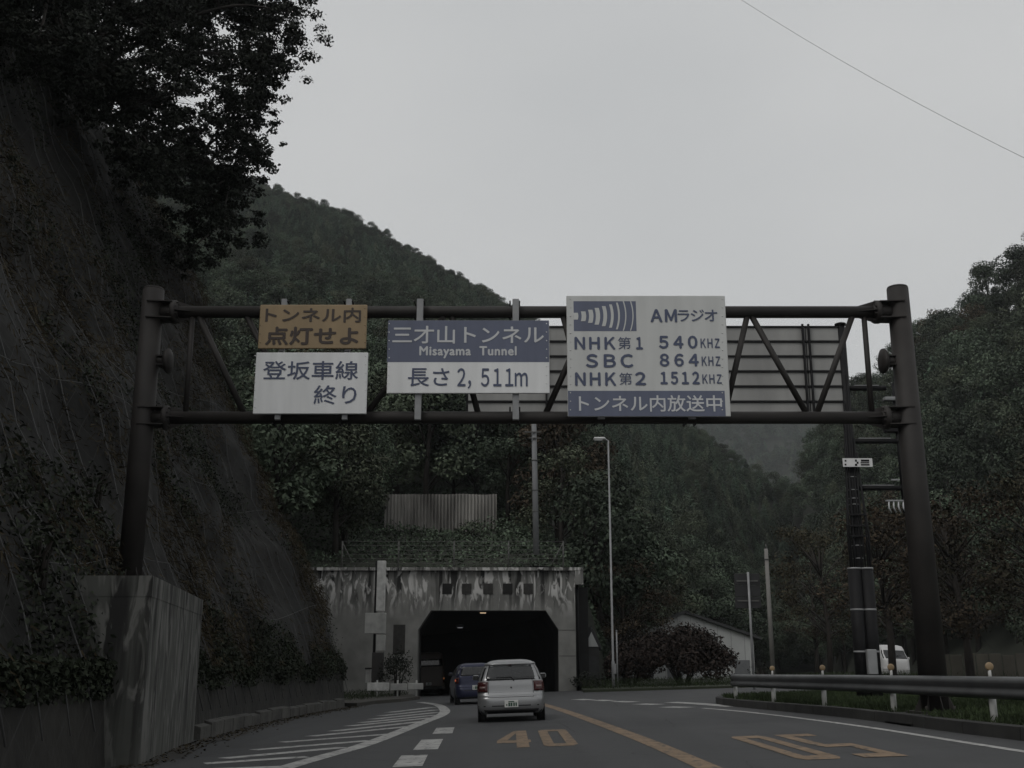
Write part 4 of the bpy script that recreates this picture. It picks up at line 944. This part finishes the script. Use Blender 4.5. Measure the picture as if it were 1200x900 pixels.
for i in range(30000):
    y = random.uniform(4, 50); h = abs(random.gauss(0, .55)) * (1.3 if 24 < y < 47 else .22) * max(0, .45 + mnoise.noise(Vector((y * .45, 2, 1))) * 1.2)
    p = slope_pt(y, h + .02); dr = random.random() ** 3 * .5
    C.append((p.x + .05 + random.random() * .22, y, p.z - dr + .08))
while len(C) < 60000:
    y = random.uniform(4, 48); u = random.random() ** 1.2 * 22; p = slope_pt(y, u)
    if mnoise.noise(Vector((y * .15 + 7, u * .2, 8))) + .5 * mnoise.noise(Vector((y * .7, u * .7, 3))) < .22: continue
    for k in range(5): C.append((p.x + random.gauss(0, .12) + .1, y + random.gauss(0, .2), p.z + random.gauss(0, .18)))
stuff('slope_ivy', 'dark creeper leaves along the wall top and on the left slope', C, .11, ivy, out=np.array([[.5, 0, 0]]))
C = []
for i in range(34000):
    k = random.uniform(4, 21); j = int(k); t = random.random() * .10; p = lpt(j, t).lerp(lpt(j + 1, t), k - j)
    if not -16 < p.x < 4.2: continue
    h = random.random() ** 2 * (1.0 if p.y > 66 else .16) * max(.1, .6 + mnoise.noise(Vector((p.x * .3, p.y * .3, 0)))); C.append((p.x, p.y, p.z + h))
for i in range(5000):                                       # creeper on the bank beside the portal
    f = random.random(); x = 3.5 + 3.0 * f; y = 62.6 + 9.4 * f; C.append((x + random.random() * .35, y - .2, random.random() * (6.4 - 6.0 * f)))
stuff('portal_undergrowth', 'undergrowth on the bank between the portal and the corrugated wall', C, .24, leaf_mid)
C = []
for i in range(60000):
    x = random.uniform(6, 12); y = random.uniform(9, 37)
    if x < interp([(p.y, p.x) for p in isl[:-6]], y) + .25: continue
    C.append((x, y, zr(x) + .16 + random.random() * .02))
for i in range(16000):
    y = random.uniform(55, 63); x = random.uniform(3.6, 26)
    lo = 56.5 - (x - 3.5) * .31
    if y < lo + .1: continue
    C.append((x, y, .3 + .03 * (x - 3.5) * (x < 18) + .45 * (x >= 18) + random.random() ** 2 * .4 - .05))
for i in range(4000):
    t = random.random(); x = random.uniform(-11, -5.4); y = random.uniform(51, 60.8)
    if x > -5.6 - (60.8 - y) * .16 + .6: continue
    C.append((x, y, zr(x) + .15 + random.random() ** 2 * .3))
stuff('verge_grass', 'grass on the traffic island and along the far verges', C, .11, turf, 'grass', aspect=.16, lean=(0, 0, 1.2))
C = []
for i in range(1500):
    y = random.uniform(9, 47); xb = interp(XB, y); x = xb + .2 + abs(random.gauss(0, .35)); C.append((x, y, zr(x) + .02))
stuff('leaf_litter', 'fallen leaves scattered in the gutter along the left wall', C, .08, dry_grass, 'leaves', out=np.array([[0, 0, 2.0]]))

# roadside trees on the right: bare-ish brown trees with visible trunks
def grove_tree(label, base, H, R, m, seed, per=230, leaf=.17, name='roadside_tree', n=34):
    random.seed(seed); base = Vector(base); r = empty(name, base, label, 'tree', 'brown trees beyond the guardrail'); mb = MB(); blobs = []
    top = base + Vector((random.uniform(-.6, .6), random.uniform(-.5, .5), H)); mb.path([base - Vector((0, 0, .3)), base.lerp(top, .3) + Vector((.15, 0, 0)), base.lerp(top, .65), top], [.20, .15, .09, .02], 8)
    for i in range(n):
        f = random.uniform(.30, 1.0); a = random.random() * 6.283; q = R * (1.1 - abs(f - .6)) * random.uniform(.4, 1); s = base.lerp(top, f * .75)
        e = base + Vector((q * math.cos(a), q * math.sin(a), H * f + random.uniform(-.2, .6))); mid = s.lerp(e, .5) + Vector((0, 0, .2)); mb.path([s, mid, e], [.055, .03, .008], 5)
        for k in range(4):
            e2 = e + Vector((random.gauss(0, .7), random.gauss(0, .7), random.gauss(.1, .5))); mb.path([mid.lerp(e, .6), e2], [.015, .004], 4)
        sz = random.uniform(.45, .9); blobs.append((e.x - base.x, e.y - base.y, e.z - base.z, sz * 1.2, sz * 1.2, sz * .7))
    link_mesh('crown', crown_mesh('crown', blobs, per, leaf, m, hollow=.1), None, r); mb.build('trunk', bark, r); return r
gx_ = [('brown tree right of the gantry post with low spreading branches', (18.4, 46, .7), 7.5, 3.4, leaf_brown, 1), ('brown tree at the far right behind the guardrail', (20.2, 43, .7), 8, 3.6, leaf_brown, 2), ('slender brown tree between the pole and the gantry post', (16.6, 50, .7), 7, 2.8, leaf_brown, 3),
       ('brown tree just left of the black message board pole', (18.6, 67, .6), 8.5, 3.6, leaf_brown, 4), ('orange-tinged tree behind the bare pole and road sign', (25.5, 96, .6), 9.5, 4.2, leaf_brown, 5), ('brown tree half hidden behind the gantry post', (19.5, 54, .7), 8, 3.4, leaf_brown, 6),
       ('brown-leaved tree behind the lamp post right of the portal', (6.8, 69, .3), 7.2, 3.0, leaf_brown, 7), ('dark tree behind the domed shrub left of the building', (8.6, 78, .4), 6.5, 3.0, leaf_mid, 8), ('brown tree at the edge of the hill behind the white van', (24, 66, .7), 9, 4, leaf_brown, 9), ('tree behind the far right brown tree', (25, 50, .7), 9, 4, leaf_brown, 10)]
for a in gx_: grove_tree(*a)

# ------------------------------------------------------------------ guardrail
gl = smooth_pts([Vector((8.9, 5, 0)), Vector((8.0, 11, 0)), Vector((7.55, 16.8, 0)), gr(1000, 842), gr(900, 832), gr(850, 826.5)], 8)
gl = [Vector((p.x + .25, p.y, 0)) for p in gl]
gd = empty('guardrail', gl[-1], 'long dark grey W-beam guardrail on white posts along the island', 'guardrail')
wprof = [(0, .0), (.035, .03), (.075, .06), (.075, .11), (.02, .155), (.02, .195), (.075, .24), (.075, .29), (.035, .32), (0, .35)]
vs = []; rail_m = mat('weathered_rail', (.085, .088, .09), .5, .2, 1.5, metal=.25)
for i, p in enumerate(gl):
    d = (gl[min(i + 1, len(gl) - 1)] - gl[max(i - 1, 0)]).normalized(); nr = Vector((d.y, -d.x, 0))
    if nr.x > 0: nr = -nr
    for (o_, h) in wprof: q = p + nr * o_; vs.append((q.x, q.y, zr(p.x) + .165 + .36 + h))
n = len(wprof); fs = [(i * n + k, i * n + k + 1, (i + 1) * n + k + 1, (i + 1) * n + k) for i in range(len(gl) - 1) for k in range(n - 1)]
me_o = MB().add(vs, fs, True).build('rail', rail_m, gd); sd = me_o.modifiers.new('thickness', 'SOLIDIFY'); sd.thickness = .006
e = gl[-1]; mb = MB(); ang = 0; vs = []
for k in range(9):
    a = math.pi * k / 8; 
    for h in (.0, .35): vs.append((e.x + .09 - .09 * math.cos(a) - .05, e.y + .12 * math.sin(a), zr(e.x) + .525 + h))
mb.add(vs, [(2 * k, 2 * k + 1, 2 * k + 3, 2 * k + 2) for k in range(8)], True); q = mb.build('end_terminal', rail_m, gd); sd = q.modifiers.new('thickness', 'SOLIDIFY'); sd.thickness = .006
post_w = mat('white_post', (.42, .42, .41), .6, .2, 4); amber = mat('amber_reflector', (.24, .17, .095), .5, .1)
for px in (856, 903, 962, 1042, 1158, 1330):
    best = min(gl, key=lambda p: abs(proj(p.x, p.y, .8)[0] - px)); i = gl.index(best); P = best
    for k in range(21):
        for j in (i - 1, i):
            if 0 <= j < len(gl) - 1:
                q = gl[j].lerp(gl[j + 1], k / 20)
                if abs(proj(q.x, q.y, .8)[0] - px) < abs(proj(P.x, P.y, .8)[0] - px): P = q
    z = zr(P.x); MB().tube((P.x + .07, P.y, z), (P.x + .07, P.y, z + .86), .057, n=12).build('post', post_w, gd)
    if px in (903, 962, 1042, 1158, 1330):
        d = MB().tube((P.x + .07, P.y, z + .8), (P.x + .07, P.y, z + .99), .028, n=8).build('delineator', post_w, gd)
        MB().lathe((P.x + .07, P.y - .03, z + 1.03), (0, 1, 0), [(0, .05), (.01, .068), (.028, .068), (.035, .05)], 16).build('reflector', amber, d)

# ------------------------------------------------------------------ lamp post, poles, small road sign, wire
lp = empty('street_lamp', at(721, 810, 58), 'tall slim grey street lamp right of the tunnel mouth', 'street lamp')
b, t = at(721, 812, 58), at(711, 516, 58); x = (b.x + t.x) / 2
MB().path([(x, 58, 0), (x, 58, 1.6), (x, 58, 1.65), (x, 58, t.z)], [.085, .085, .062, .045], 12).build('pole', galv, lp)
hd = empty('lamp_head', (0, 0, 0)); hd.parent = lp
MB().path([(x, 58, t.z - .05), (x - .15, 58, t.z + .06), (x - .35, 58, t.z + .08)], [.045, .04, .035], 8).build('arm', galv, lp)
mb = MB(); mb.bevbox((x - .78, 57.86, t.z + .02), (x - .15, 58.14, t.z + .16), .05); mb.build('housing', mat('lamp_housing', (.5, .5, .5), .4, .08), hd)
MB().bevbox((x - .74, 57.89, t.z - .03), (x - .3, 58.11, t.z + .019), .02).build('lens', mat('lamp_glass', (.55, .55, .55), .2, .05), hd)
MB().bevbox((x - .02, 57.82, 1.0), (x + .14, 57.91, 1.5), .01).build('meter_box', galv, lp)
c = at(724, 808, 58.6); q = empty('thin_post', (c.x, 58.6, .1), 'short thin grey post right beside the street lamp', 'post'); MB().tube((c.x, 58.6, 0), (c.x, 58.6, at(723, 740, 58.6).z), .04, n=8).build('shaft', galv, q); MB().lathe((c.x, 58.6, at(723, 740, 58.6).z), (0, 0, 1), [(0, .05), (.05, .05), (.07, .02)], 8).build('cap', galv, q)
up = empty('utility_pole', (1.4, 66, 6.5), 'grey utility pole standing on the bank behind the portal', 'utility pole')
pole_g = mat('pole_concrete', (.15, .155, .16), .7, .12, 1)
MB().tube((1.45, 66, 6.2), (1.32, 66, 17), .20, .14, 14).build('shaft', pole_g, up)
for py in (507, 514): zz_ = at(626, py, 66).z; MB().box((1.0 if py == 514 else .75, 65.78, zz_ - .03), (1.75, 65.85, zz_ + .03)).build('crossarm', fm, up)
for py in (540, 575, 600): zz_ = at(626, py, 66).z; MB().lathe((1.38, 66, zz_), (0, 0, 1), [(0, .20), (.05, .20)], 12).build('band', fm, up)
p9 = empty('bare_pole', (13.7, 60, .6), 'bare pale concrete pole in front of the brown trees', 'pole'); MB().tube((13.66, 60, .2), (13.66, 60, at(899, 643, 60).z), .13, .10, 12).build('shaft', mat('pole_pale', (.17, .165, .155), .8, .15, 1), p9)
z9 = at(899, 643, 60).z; MB().tube((13.66, 60, z9), (13.66, 60, z9 + .25), .05, .03, 8).build('tip', fm, p9); MB().lathe((13.66, 60, z9 - .6), (0, 0, 1), [(0, .13), (.06, .13)], 12).build('band', fm, p9)
rs = empty('road_sign', (10.45, 50, .4), 'back of dark square road sign on a thin leaning post', 'sign')
a, b = at(862, 713, 50), at(890, 672, 50); sgm = mat('sign_back', (.012, .012, .013), .6, .15)
for k in range(3): MB().bevbox((a.x, 50, a.z + (b.z - a.z) * k / 3 + .01), (b.x, 50.04, a.z + (b.z - a.z) * (k + 1) / 3 - .01), .008).build('panel', sgm, rs)
MB().box((a.x + .1, 49.96, a.z + .3), (b.x - .1, 50, a.z + .36)).build('rail', fm, rs); MB().box((a.x + .1, 49.96, b.z - .36), (b.x - .1, 50, b.z - .3)).build('rail', fm, rs)
MB().tube((at(881, 790, 50).x + .05, 49.9, .2), (at(876, 672, 50).x, 49.9, b.z + .05), .055, n=10).build('post', galv, rs)
pw = empty('overhead_wire', at(870, 0, 45), 'single thin wire crossing the sky at upper right', 'wire')
w0, w1 = at(866, -2, 48), at(1200, 185, 40); dv = (w1 - w0)
pts = [w0 + dv * t for t in np.linspace(-1.6, 2.0, 28)]; pts = [p + Vector((0, 0, 1.1 * ((t - .5) ** 2 - .25))) for p, t in zip(pts, np.linspace(-1.6, 2.0, 28))]
MB().path(pts, .010, 6).build('strand', mat('wire_grey', (.12, .12, .12), .6, .1), pw)

# ------------------------------------------------------------------ building, shed, fence panels
def gabled(name, label, x0, x1, y0, y1, z0, ze, zr_, wm, rm, ov=.6):
    h = empty(name, ((x0 + x1) / 2, (y0 + y1) / 2, z0), label, 'building'); xm = (x0 + x1) / 2
    MB().prism([(x0, z0), (x1, z0), (x1, ze), (xm, zr_), (x0, ze)], y0, y1).build('wall', wm, h)
    for s in (-1, 1):
        xe = x1 + ov if s > 0 else x0 - ov; k = (zr_ - ze) / (x1 - xm); zl = ze - ov * k
        mb = MB(); mb.add([(xm, y0 - ov * .5, zr_ + .02), (xe, y0 - ov * .5, zl + .02), (xe, y1 + ov * .5, zl + .02), (xm, y1 + ov * .5, zr_ + .02), (xm, y0 - ov * .5, zr_ + .24), (xe, y0 - ov * .5, zl + .24), (xe, y1 + ov * .5, zl + .24), (xm, y1 + ov * .5, zr_ + .24)], [(0, 3, 2, 1), (4, 5, 6, 7), (0, 1, 5, 4), (1, 2, 6, 5), (2, 3, 7, 6), (3, 0, 4, 7)]); mb.build('roof_slope', rm, h)
    return h
wl = mat('pale_cladding', (.36, .37, .365), .8, .08, .6); rfm = mat('dark_roof', (.022, .023, .024), .7, .2)
pk, ev = at(806, 719, 90), at(890, 747, 90)
bd = gabled('gabled_building', 'white gabled building with dark roof behind the domed shrub', pk.x - (ev.x - pk.x), ev.x - .5, 90, 104, .2, ev.z, pk.z, wl, rfm)
for i in range(1, 9):
    x = pk.x - 4 + i * 1.05; z1 = pk.z - abs(x - (2 * pk.x - .5) / 2) * (pk.z - ev.z) / (ev.x - pk.x) - .15; MB().box((x - .015, 89.985, .3), (x + .015, 90.01, z1)).build('cladding_joint', mat('joint_grey', (.2, .2, .2)), bd)
for x in (9.9, 12.2, 17.5): MB().bevbox((x, 89.96, .25), (x + 1.2, 90.02, 1.9), .01).build('door', mat('door_grey', (.12, .125, .13), .5, .1), bd)
MB().bevbox((14.6, 89.96, 1.1), (16.2, 90.02, 2.0), .01).build('window', mat('dark_glass', (.012, .013, .014), .1, .1), bd)
sh = gabled('shed', 'little shed with white gable right of the portal', 3.95, 4.75, 62.3, 63.6, .0, 2.45, 3.3, mat('shed_dark', (.03, .03, .03), .9, .2), rfm, .12)
MB().add([(3.98, 62.25, 2.42), (4.72, 62.25, 2.42), (4.35, 62.25, 3.22), (3.98, 62.298, 2.42), (4.72, 62.298, 2.42), (4.35, 62.298, 3.22)], [(0, 1, 2), (5, 4, 3), (0, 3, 4, 1), (1, 4, 5, 2), (2, 5, 3, 0)]).build('gable_board', wl, sh)
MB().box((4.1, 62.26, .1), (4.6, 62.298, 1.9)).build('door', rfm, sh)
pf = empty('panel_fence', (26, 56, .6), 'weathered beige board fence beyond the trees at right', 'fence')
bm_ = mat('fence_board', (.050, .046, .038), .9, 0, .8, 6, col2=(.095, .088, .07), stretch=(1, 1, .3))
for i in range(30):
    x = 20.2 + i * .62; MB().bevbox((x, 56 - i * .05, .55), (x + .58, 56.05 - i * .05, 1.95 + random.uniform(-.05, .05)), .01).build('board', bm_, pf)
for i in range(7): MB().box((20.1 + i * 2.9, 56.1 - i * .23, .5), (20.22 + i * 2.9, 56.22 - i * .23, 2.0)).build('post', bark, pf)

# ------------------------------------------------------------------ vehicles
glass = mat('car_glass', (.016, .017, .018), .06, .1, spec=.6); tyre_m = mat('tyre', (.012, .012, .012), .85, .2); rim_m = mat('rim', (.25, .25, .26), .35, .1, metal=.7)
red_l = mat('tail_lamp_red', (.050, .008, .008), .25, .15, 3); trim = mat('black_trim', (.010, .010, .011), .6, .2); plate_m = mat('number_plate_white', (.62, .62, .60), .5, .05); green_ink = mat('plate_green', (.03, .08, .05))
class Shell:
    def __init__(self, tab): self.t = tab
    def lv(self, z):
        t = self.t
        if z <= t[0][0]: return t[0][1:]
        for a, b in zip(t, t[1:]):
            if z <= b[0]: k = (z - a[0]) / (b[0] - a[0]); return [p + (q - p) * k for p, q in zip(a[1:], b[1:])]
        return t[-1][1:]
    def rear(self, u, z, off=0.0, front=False):
        yr, yf, w, rr, rf = self.lv(z); r = rf if front else rr; a = w - r; b = r * math.pi / 2; s = abs(u) * (a + b)
        if s <= a: x, y, nx, ny = s, 0, 0, -1
        else: th = (s - a) / r; x = a + r * math.sin(th); y = r - r * math.cos(th); nx, ny = math.sin(th), -math.cos(th)
        x += nx * off; y += ny * off; x = math.copysign(x, u)
        return (x, yf - y, z) if front else (x, yr + y, z)
    def side(self, s, y, z, off=0.0):
        yr, yf, w, rr, rf = self.lv(z); return (s * (w + off), y, z)
    def loop(self, z, n=7):
        yr, yf, w, rr, rf = self.lv(z); us = [-1 + 2 * i / 16 for i in range(17)]
        a = [self.rear(u, z) for u in us]; b = [self.side(1, yr + rr + (yf - rf - yr - rr) * i / n, z) for i in range(1, n)]
        c = [self.rear(-u, z, 0, True) for u in us]; d = [self.side(-1, yf - rf - (yf - rf - yr - rr) * i / n, z) for i in range(1, n)]
        return a + b + c + d
    def body(self, m, parent, name='body'):
        zs = []
        for a, b in zip(self.t, self.t[1:]): zs += [a[0] + (b[0] - a[0]) * k / 2 for k in range(2)]
        zs.append(self.t[-1][0]); L = [self.loop(z) for z in zs]; n = len(L[0]); mb = MB()
        mb.add([p for l in L for p in l], [(i * n + k, i * n + (k + 1) % n, (i + 1) * n + (k + 1) % n, (i + 1) * n + k) for i in range(len(L) - 1) for k in range(n)] + [tuple(range(n))[::-1], tuple((len(L) - 1) * n + k for k in range(n))], True)
        return mb.build(name, m, parent, local=True)
    def patch(self, name, m, parent, u0, u1, z0, z1, off=.008, front=False, nu=8, nz=5, slant=0.0):
        vs = []
        for j in range(nz + 1):
            z = z0 + (z1 - z0) * j / nz
            for i in range(nu + 1):
                k = (u1 - slant * j / nz) if abs(u1) > .5 and slant else u1
                vs.append(self.rear(u0 + (k - u0) * i / nu, z, off, front))
        fs = [(j * (nu + 1) + i, j * (nu + 1) + i + 1, (j + 1) * (nu + 1) + i + 1, (j + 1) * (nu + 1) + i) for j in range(nz) for i in range(nu)]
        o = MB().add(vs, fs, True).build(name, m, parent, local=True); sd = o.modifiers.new('thickness', 'SOLIDIFY'); sd.thickness = .006; return o
    def sidepatch(self, name, m, parent, s, quad, off=.008, nz=5):
        (ya0, ya1, za), (yb0, yb1, zb) = quad; vs = []
        for j in range(nz + 1):
            k = j / nz; z = za + (zb - za) * k; vs += [self.side(s, ya0 + (yb0 - ya0) * k, z, off), self.side(s, ya1 + (yb1 - ya1) * k, z, off)]
        o = MB().add(vs, [(2 * j, 2 * j + 1, 2 * j + 3, 2 * j + 2) for j in range(nz)], True).build(name, m, parent, local=True); sd = o.modifiers.new('thickness', 'SOLIDIFY'); sd.thickness = .006; return o
def wheel(root, x, y, r, w, s):
    t = MB().lathe((x, y, r), (s, 0, 0), [(-w, r * .8), (-w, r * .95), (-w * .7, r), (-.02, r), (.0, r * .94), (.0, r * .68)], 22).build('wheel', tyre_m, root, local=True)
    MB().lathe((x, y, r), (s, 0, 0), [(-.03, r * .68), (.006, r * .64), (-.01, r * .5), (.004, r * .2), (.01, r * .1)], 18).build('rim', rim_m, t, local=True)
def vehicle(name, label, tab, paint, loc, rz, wb, rw, plate=None, lights=None, win=(1.03, 1.37, .80), side=None, extra=None, wipers=True, cat='car'):
    r = empty(name, loc, label, cat, rz=rz); r.rotation_euler = (0, -math.atan(BANK), rz); S = Shell(tab); S.body(paint, r); w = max(t[3] for t in tab)
    for s in (-1, 1):
        for y in wb:
            wheel(r, s * (w - .005), y, rw, .19, s)
            MB().lathe((s * (w - .02), y, rw + .01), (s, 0, 0), [(0, rw * 1.18), (.022, rw * 1.16), (.026, rw * 1.02)], 22).build('wheel_arch', trim, r, local=True)
        S.patch('tail_lamp', red_l, r, s * lights[0], s * lights[1], lights[2], lights[3], .012, nu=6)
        for q in side or (): S.sidepatch('side_window', glass, r, s, q)
        S.patch('head_lamp', mat('head_lamp_glass', (.5, .5, .5), .15, .1), r, s * .55, s * .98, lights[2] - .18, lights[2] - .04, .01, True, 5)
        mz = win[0] + .06; yr, yf, w_, rr, rf = S.lv(mz); mi = MB().bevbox((min(s * (w_ + .02), s * (w_ + .20)), yf - .55, mz - .06), (max(s * (w_ + .02), s * (w_ + .20)), yf - .43, mz + .07), .03).build('door_mirror', paint, r, local=True)
        MB().bevbox((min(s * (w_ + .04), s * (w_ + .185)), yf - .558, mz - .045), (max(s * (w_ + .04), s * (w_ + .185)), yf - .551, mz + .055), .002).build('mirror_glass', glass, mi, local=True)
    S.patch('rear_window', glass, r, -win[2], win[2], win[0], win[1], .010)
    S.patch('windscreen', glass, r, -.86, .86, win[0] + .02, win[1] + .02, .010, True)
    S.patch('lower_trim', trim, r, -.86, .86, tab[0][0] + .005, tab[0][0] + .07, .006)
    if plate:
        z, h = plate; y = S.lv(z)[0]; p = MB().bevbox((-.17, y - .035, z - h / 2), (.17, y - .012, z + h / 2), .006).build('number_plate', plate_m, r, local=True)
        for k, (x0, x1, z0, z1) in enumerate(((-.13, -.10, -.04, .0), (-.075, -.03, -.055, .03), (-.02, .025, -.055, .03), (.045, .085, -.055, .03), (.10, .135, -.055, .03), (-.07, .07, .042, .066))):
            MB().box((x0, y - .038, z + z0), (x1, y - .0345, z + z1)).build('plate_mark', green_ink, p, local=True)
    if extra: extra(r, S)
    return r
hatch = [(.20, .14, 3.48, .74, .15, .3), (.25, .05, 3.55, .785, .22, .35), (.34, .01, 3.60, .815, .25, .4), (.46, .00, 3.62, .83, .26, .42), (.56, .005, 3.62, .832, .26, .45), (.60, .03, 3.60, .83, .25, .45), (.645, .035, 3.58, .828, .25, .45), (.70, .085, 3.52, .828, .23, .45), (.80, .095, 3.38, .825, .23, .4), (.90, .10, 3.05, .818, .23, .38), (.97, .115, 2.72, .805, .22, .33), (1.02, .13, 2.52, .79, .22, .3), (1.12, .19, 2.35, .752, .22, .28), (1.24, .27, 2.14, .705, .21, .27), (1.36, .35, 1.9, .640, .20, .25), (1.41, .37, 1.80, .60, .20, .25), (1.45, .41, 1.69, .545, .21, .25), (1.48, .52, 1.55, .45, .22, .22), (1.498, .75, 1.35, .30, .16, .16)]
silver = mat('silver_paint', (.31, .315, .32), .32, .03, 1, metal=.6)
def silver_extra(r, S):
    y = S.lv(.8)[0]
    seam = trim
    for z0, z1, u0, u1 in ((.588, .597, -.58, .58),): S.patch('tailgate_seam', seam, r, u0, u1, z0, z1, .004, nz=1)
    S.patch('bumper_groove', trim, r, -.93, .93, .375, .400, .003, nz=1); S.patch('diffuser', trim, r, -.72, .72, .245, .305, .014, nz=1)
    for s in (-1, 1): S.patch('tailgate_seam', seam, r, s * .575, s * .585, .60, 1.0, .004, nu=1)
    mb = MB(); p0 = S.rear(.09, .985, .02); p1 = S.rear(.03, 1.07, .03); p2 = S.rear(-.40, 1.065, .025); mb.path([p0, p1, p2], [.018, .014, .009], 6); mb.build('rear_wiper', trim, r, local=True)
    MB().tube((.01, y - .012, .80), (.01, y - .012, .835), .014, .022, 10).build('emblem', trim, r, local=True)
    S.patch('spoiler', silver, r, -.92, .92, 1.375, 1.425, .035, nz=2); S.patch('stop_lamp', red_l, r, -.05, .05, 1.355, 1.372, .016, nz=1)
    for s in (-1, 1): S.patch('lamp_lens', mat('lamp_clear', (.20, .14, .13), .2, .1), r, s * .66, s * .82, .80, .86, .018, nu=3, nz=2)
    MB().tube((.45, .12, .24), (.45, .3, .24), .028, n=10).build('exhaust', trim, r, local=True)
vehicle('silver_hatchback', 'silver hatchback seen from behind in the left lane', hatch, silver, (0.0, 28.45, .0), math.radians(1.0), (.62, 2.98), .285, (.43, .165), (.60, 1.0, .725, .965), (1.0, 1.35, .83),
        [((.62, 1.45, 1.05), (.72, 1.42, 1.33)), ((1.52, 2.35, 1.05), (1.5, 1.9, 1.33))], silver_extra)
blue = mat('blue_paint', (.026, .030, .065), .3, .05, 1, metal=.2)
bl = [(t[0] * 1.02, t[1], t[2] * 1.02, t[3] * .98, t[4], t[5]) for t in hatch]
blue_tail = mat('lit_tail_lamp', (.3, .02, .02), .3, 0, emit=(1, .25, .1), estr=.25)
def blue_extra(r, S):
    for s in (-1, 1): S.patch('stop_lamp', blue_tail, r, s * .86, s * .99, .86, .93, .02, nu=3, nz=2)
    S.patch('bumper_groove', trim, r, -.9, .9, .51, .53, .004, nz=1)
vehicle('blue_hatchback', 'dark blue hatchback ahead of the silver car, entering the tunnel', bl, blue, (-1.32, 43.9, zr(-1.32)), math.radians(7), (.62, 3.0), .29, (.62, .165), (.72, 1.0, .78, 1.0), (1.06, 1.39, .82),
        [((.62, 1.45, 1.08), (.72, 1.42, 1.36)), ((1.52, 2.35, 1.08), (1.5, 1.9, 1.36))], blue_extra)
def boxy(L, w, H): return [(.28, .06, L - .08, w - .04, .1, .15), (.34, .0, L, w, .12, .2), (.9, .0, L, w, .12, .25), (1.1, .0, L - .05, w, .12, .25), (H * .75, .03, L - .35, w - .03, .12, .25), (H - .2, .06, L - .5, w - .07, .14, .25), (H - .06, .1, L - .6, w - .12, .16, .25), (H, .3, L - .8, w - .3, .2, .2)]
tan = mat('bus_brown_paint', (.075, .055, .045), .45, .1, 1)
def bus_extra(r, S): S.patch('side_lamp', mat('amber_lamp', (.35, .10, .03), .3, 0, emit=(1, .35, .1), estr=.12), r, .86, .97, .95, 1.05, .02, nu=2, nz=2); S.patch('bumper', trim, r, -.98, .98, .34, .55, .03)
mbz = at(505, 815, 72).z
vehicle('brown_minibus', 'brown minibus half hidden by the left edge of the tunnel mouth', boxy(6.2, 1.02, 2.62), tan, (-5.2, 72, mbz), math.radians(14), (1.4, 4.9), .37, (.7, .165), (.84, 1.0, .75, .92), (1.75, 2.2, .86), [((.8, 4.8, 1.55), (.8, 4.8, 2.15))], bus_extra, cat='bus')
whitep = mat('white_paint', (.5, .5, .5), .4, .03, 1)
vehicle('white_van', 'small white van parked behind the black message board pole', boxy(3.4, .74, 1.85), whitep, (20.45, 65.0, .66), math.radians(180 + 5), (.6, 2.7), .28, (.6, .165), (.86, 1.0, .7, .95), (1.1, 1.55, .86), [((.4, 1.7, 1.1), (.4, 1.7, 1.6)), ((1.8, 2.7, 1.1), (1.8, 2.5, 1.6))], None, cat='van')

# ------------------------------------------------------------------ haze: one closed box of even thin air
HZ = 0.00017
m = MB(); m.box((-1500, -60, -2.2), (1500, 2600, 760)); hz = m.build('haze', None); tag(hz, kind='stuff')
hm = bpy.data.materials.new('haze_air'); hm.use_nodes = True; t = hm.node_tree; t.nodes.clear(); ou = t.nodes.new('ShaderNodeOutputMaterial'); pv_ = t.nodes.new('ShaderNodeVolumePrincipled')
pv_.inputs['Color'].default_value = (.90, .94, .97, 1); pv_.inputs['Density'].default_value = HZ; pv_.inputs['Anisotropy'].default_value = .2
t.links.new(pv_.outputs[0], ou.inputs['Volume']); hz.data.materials.append(hm)
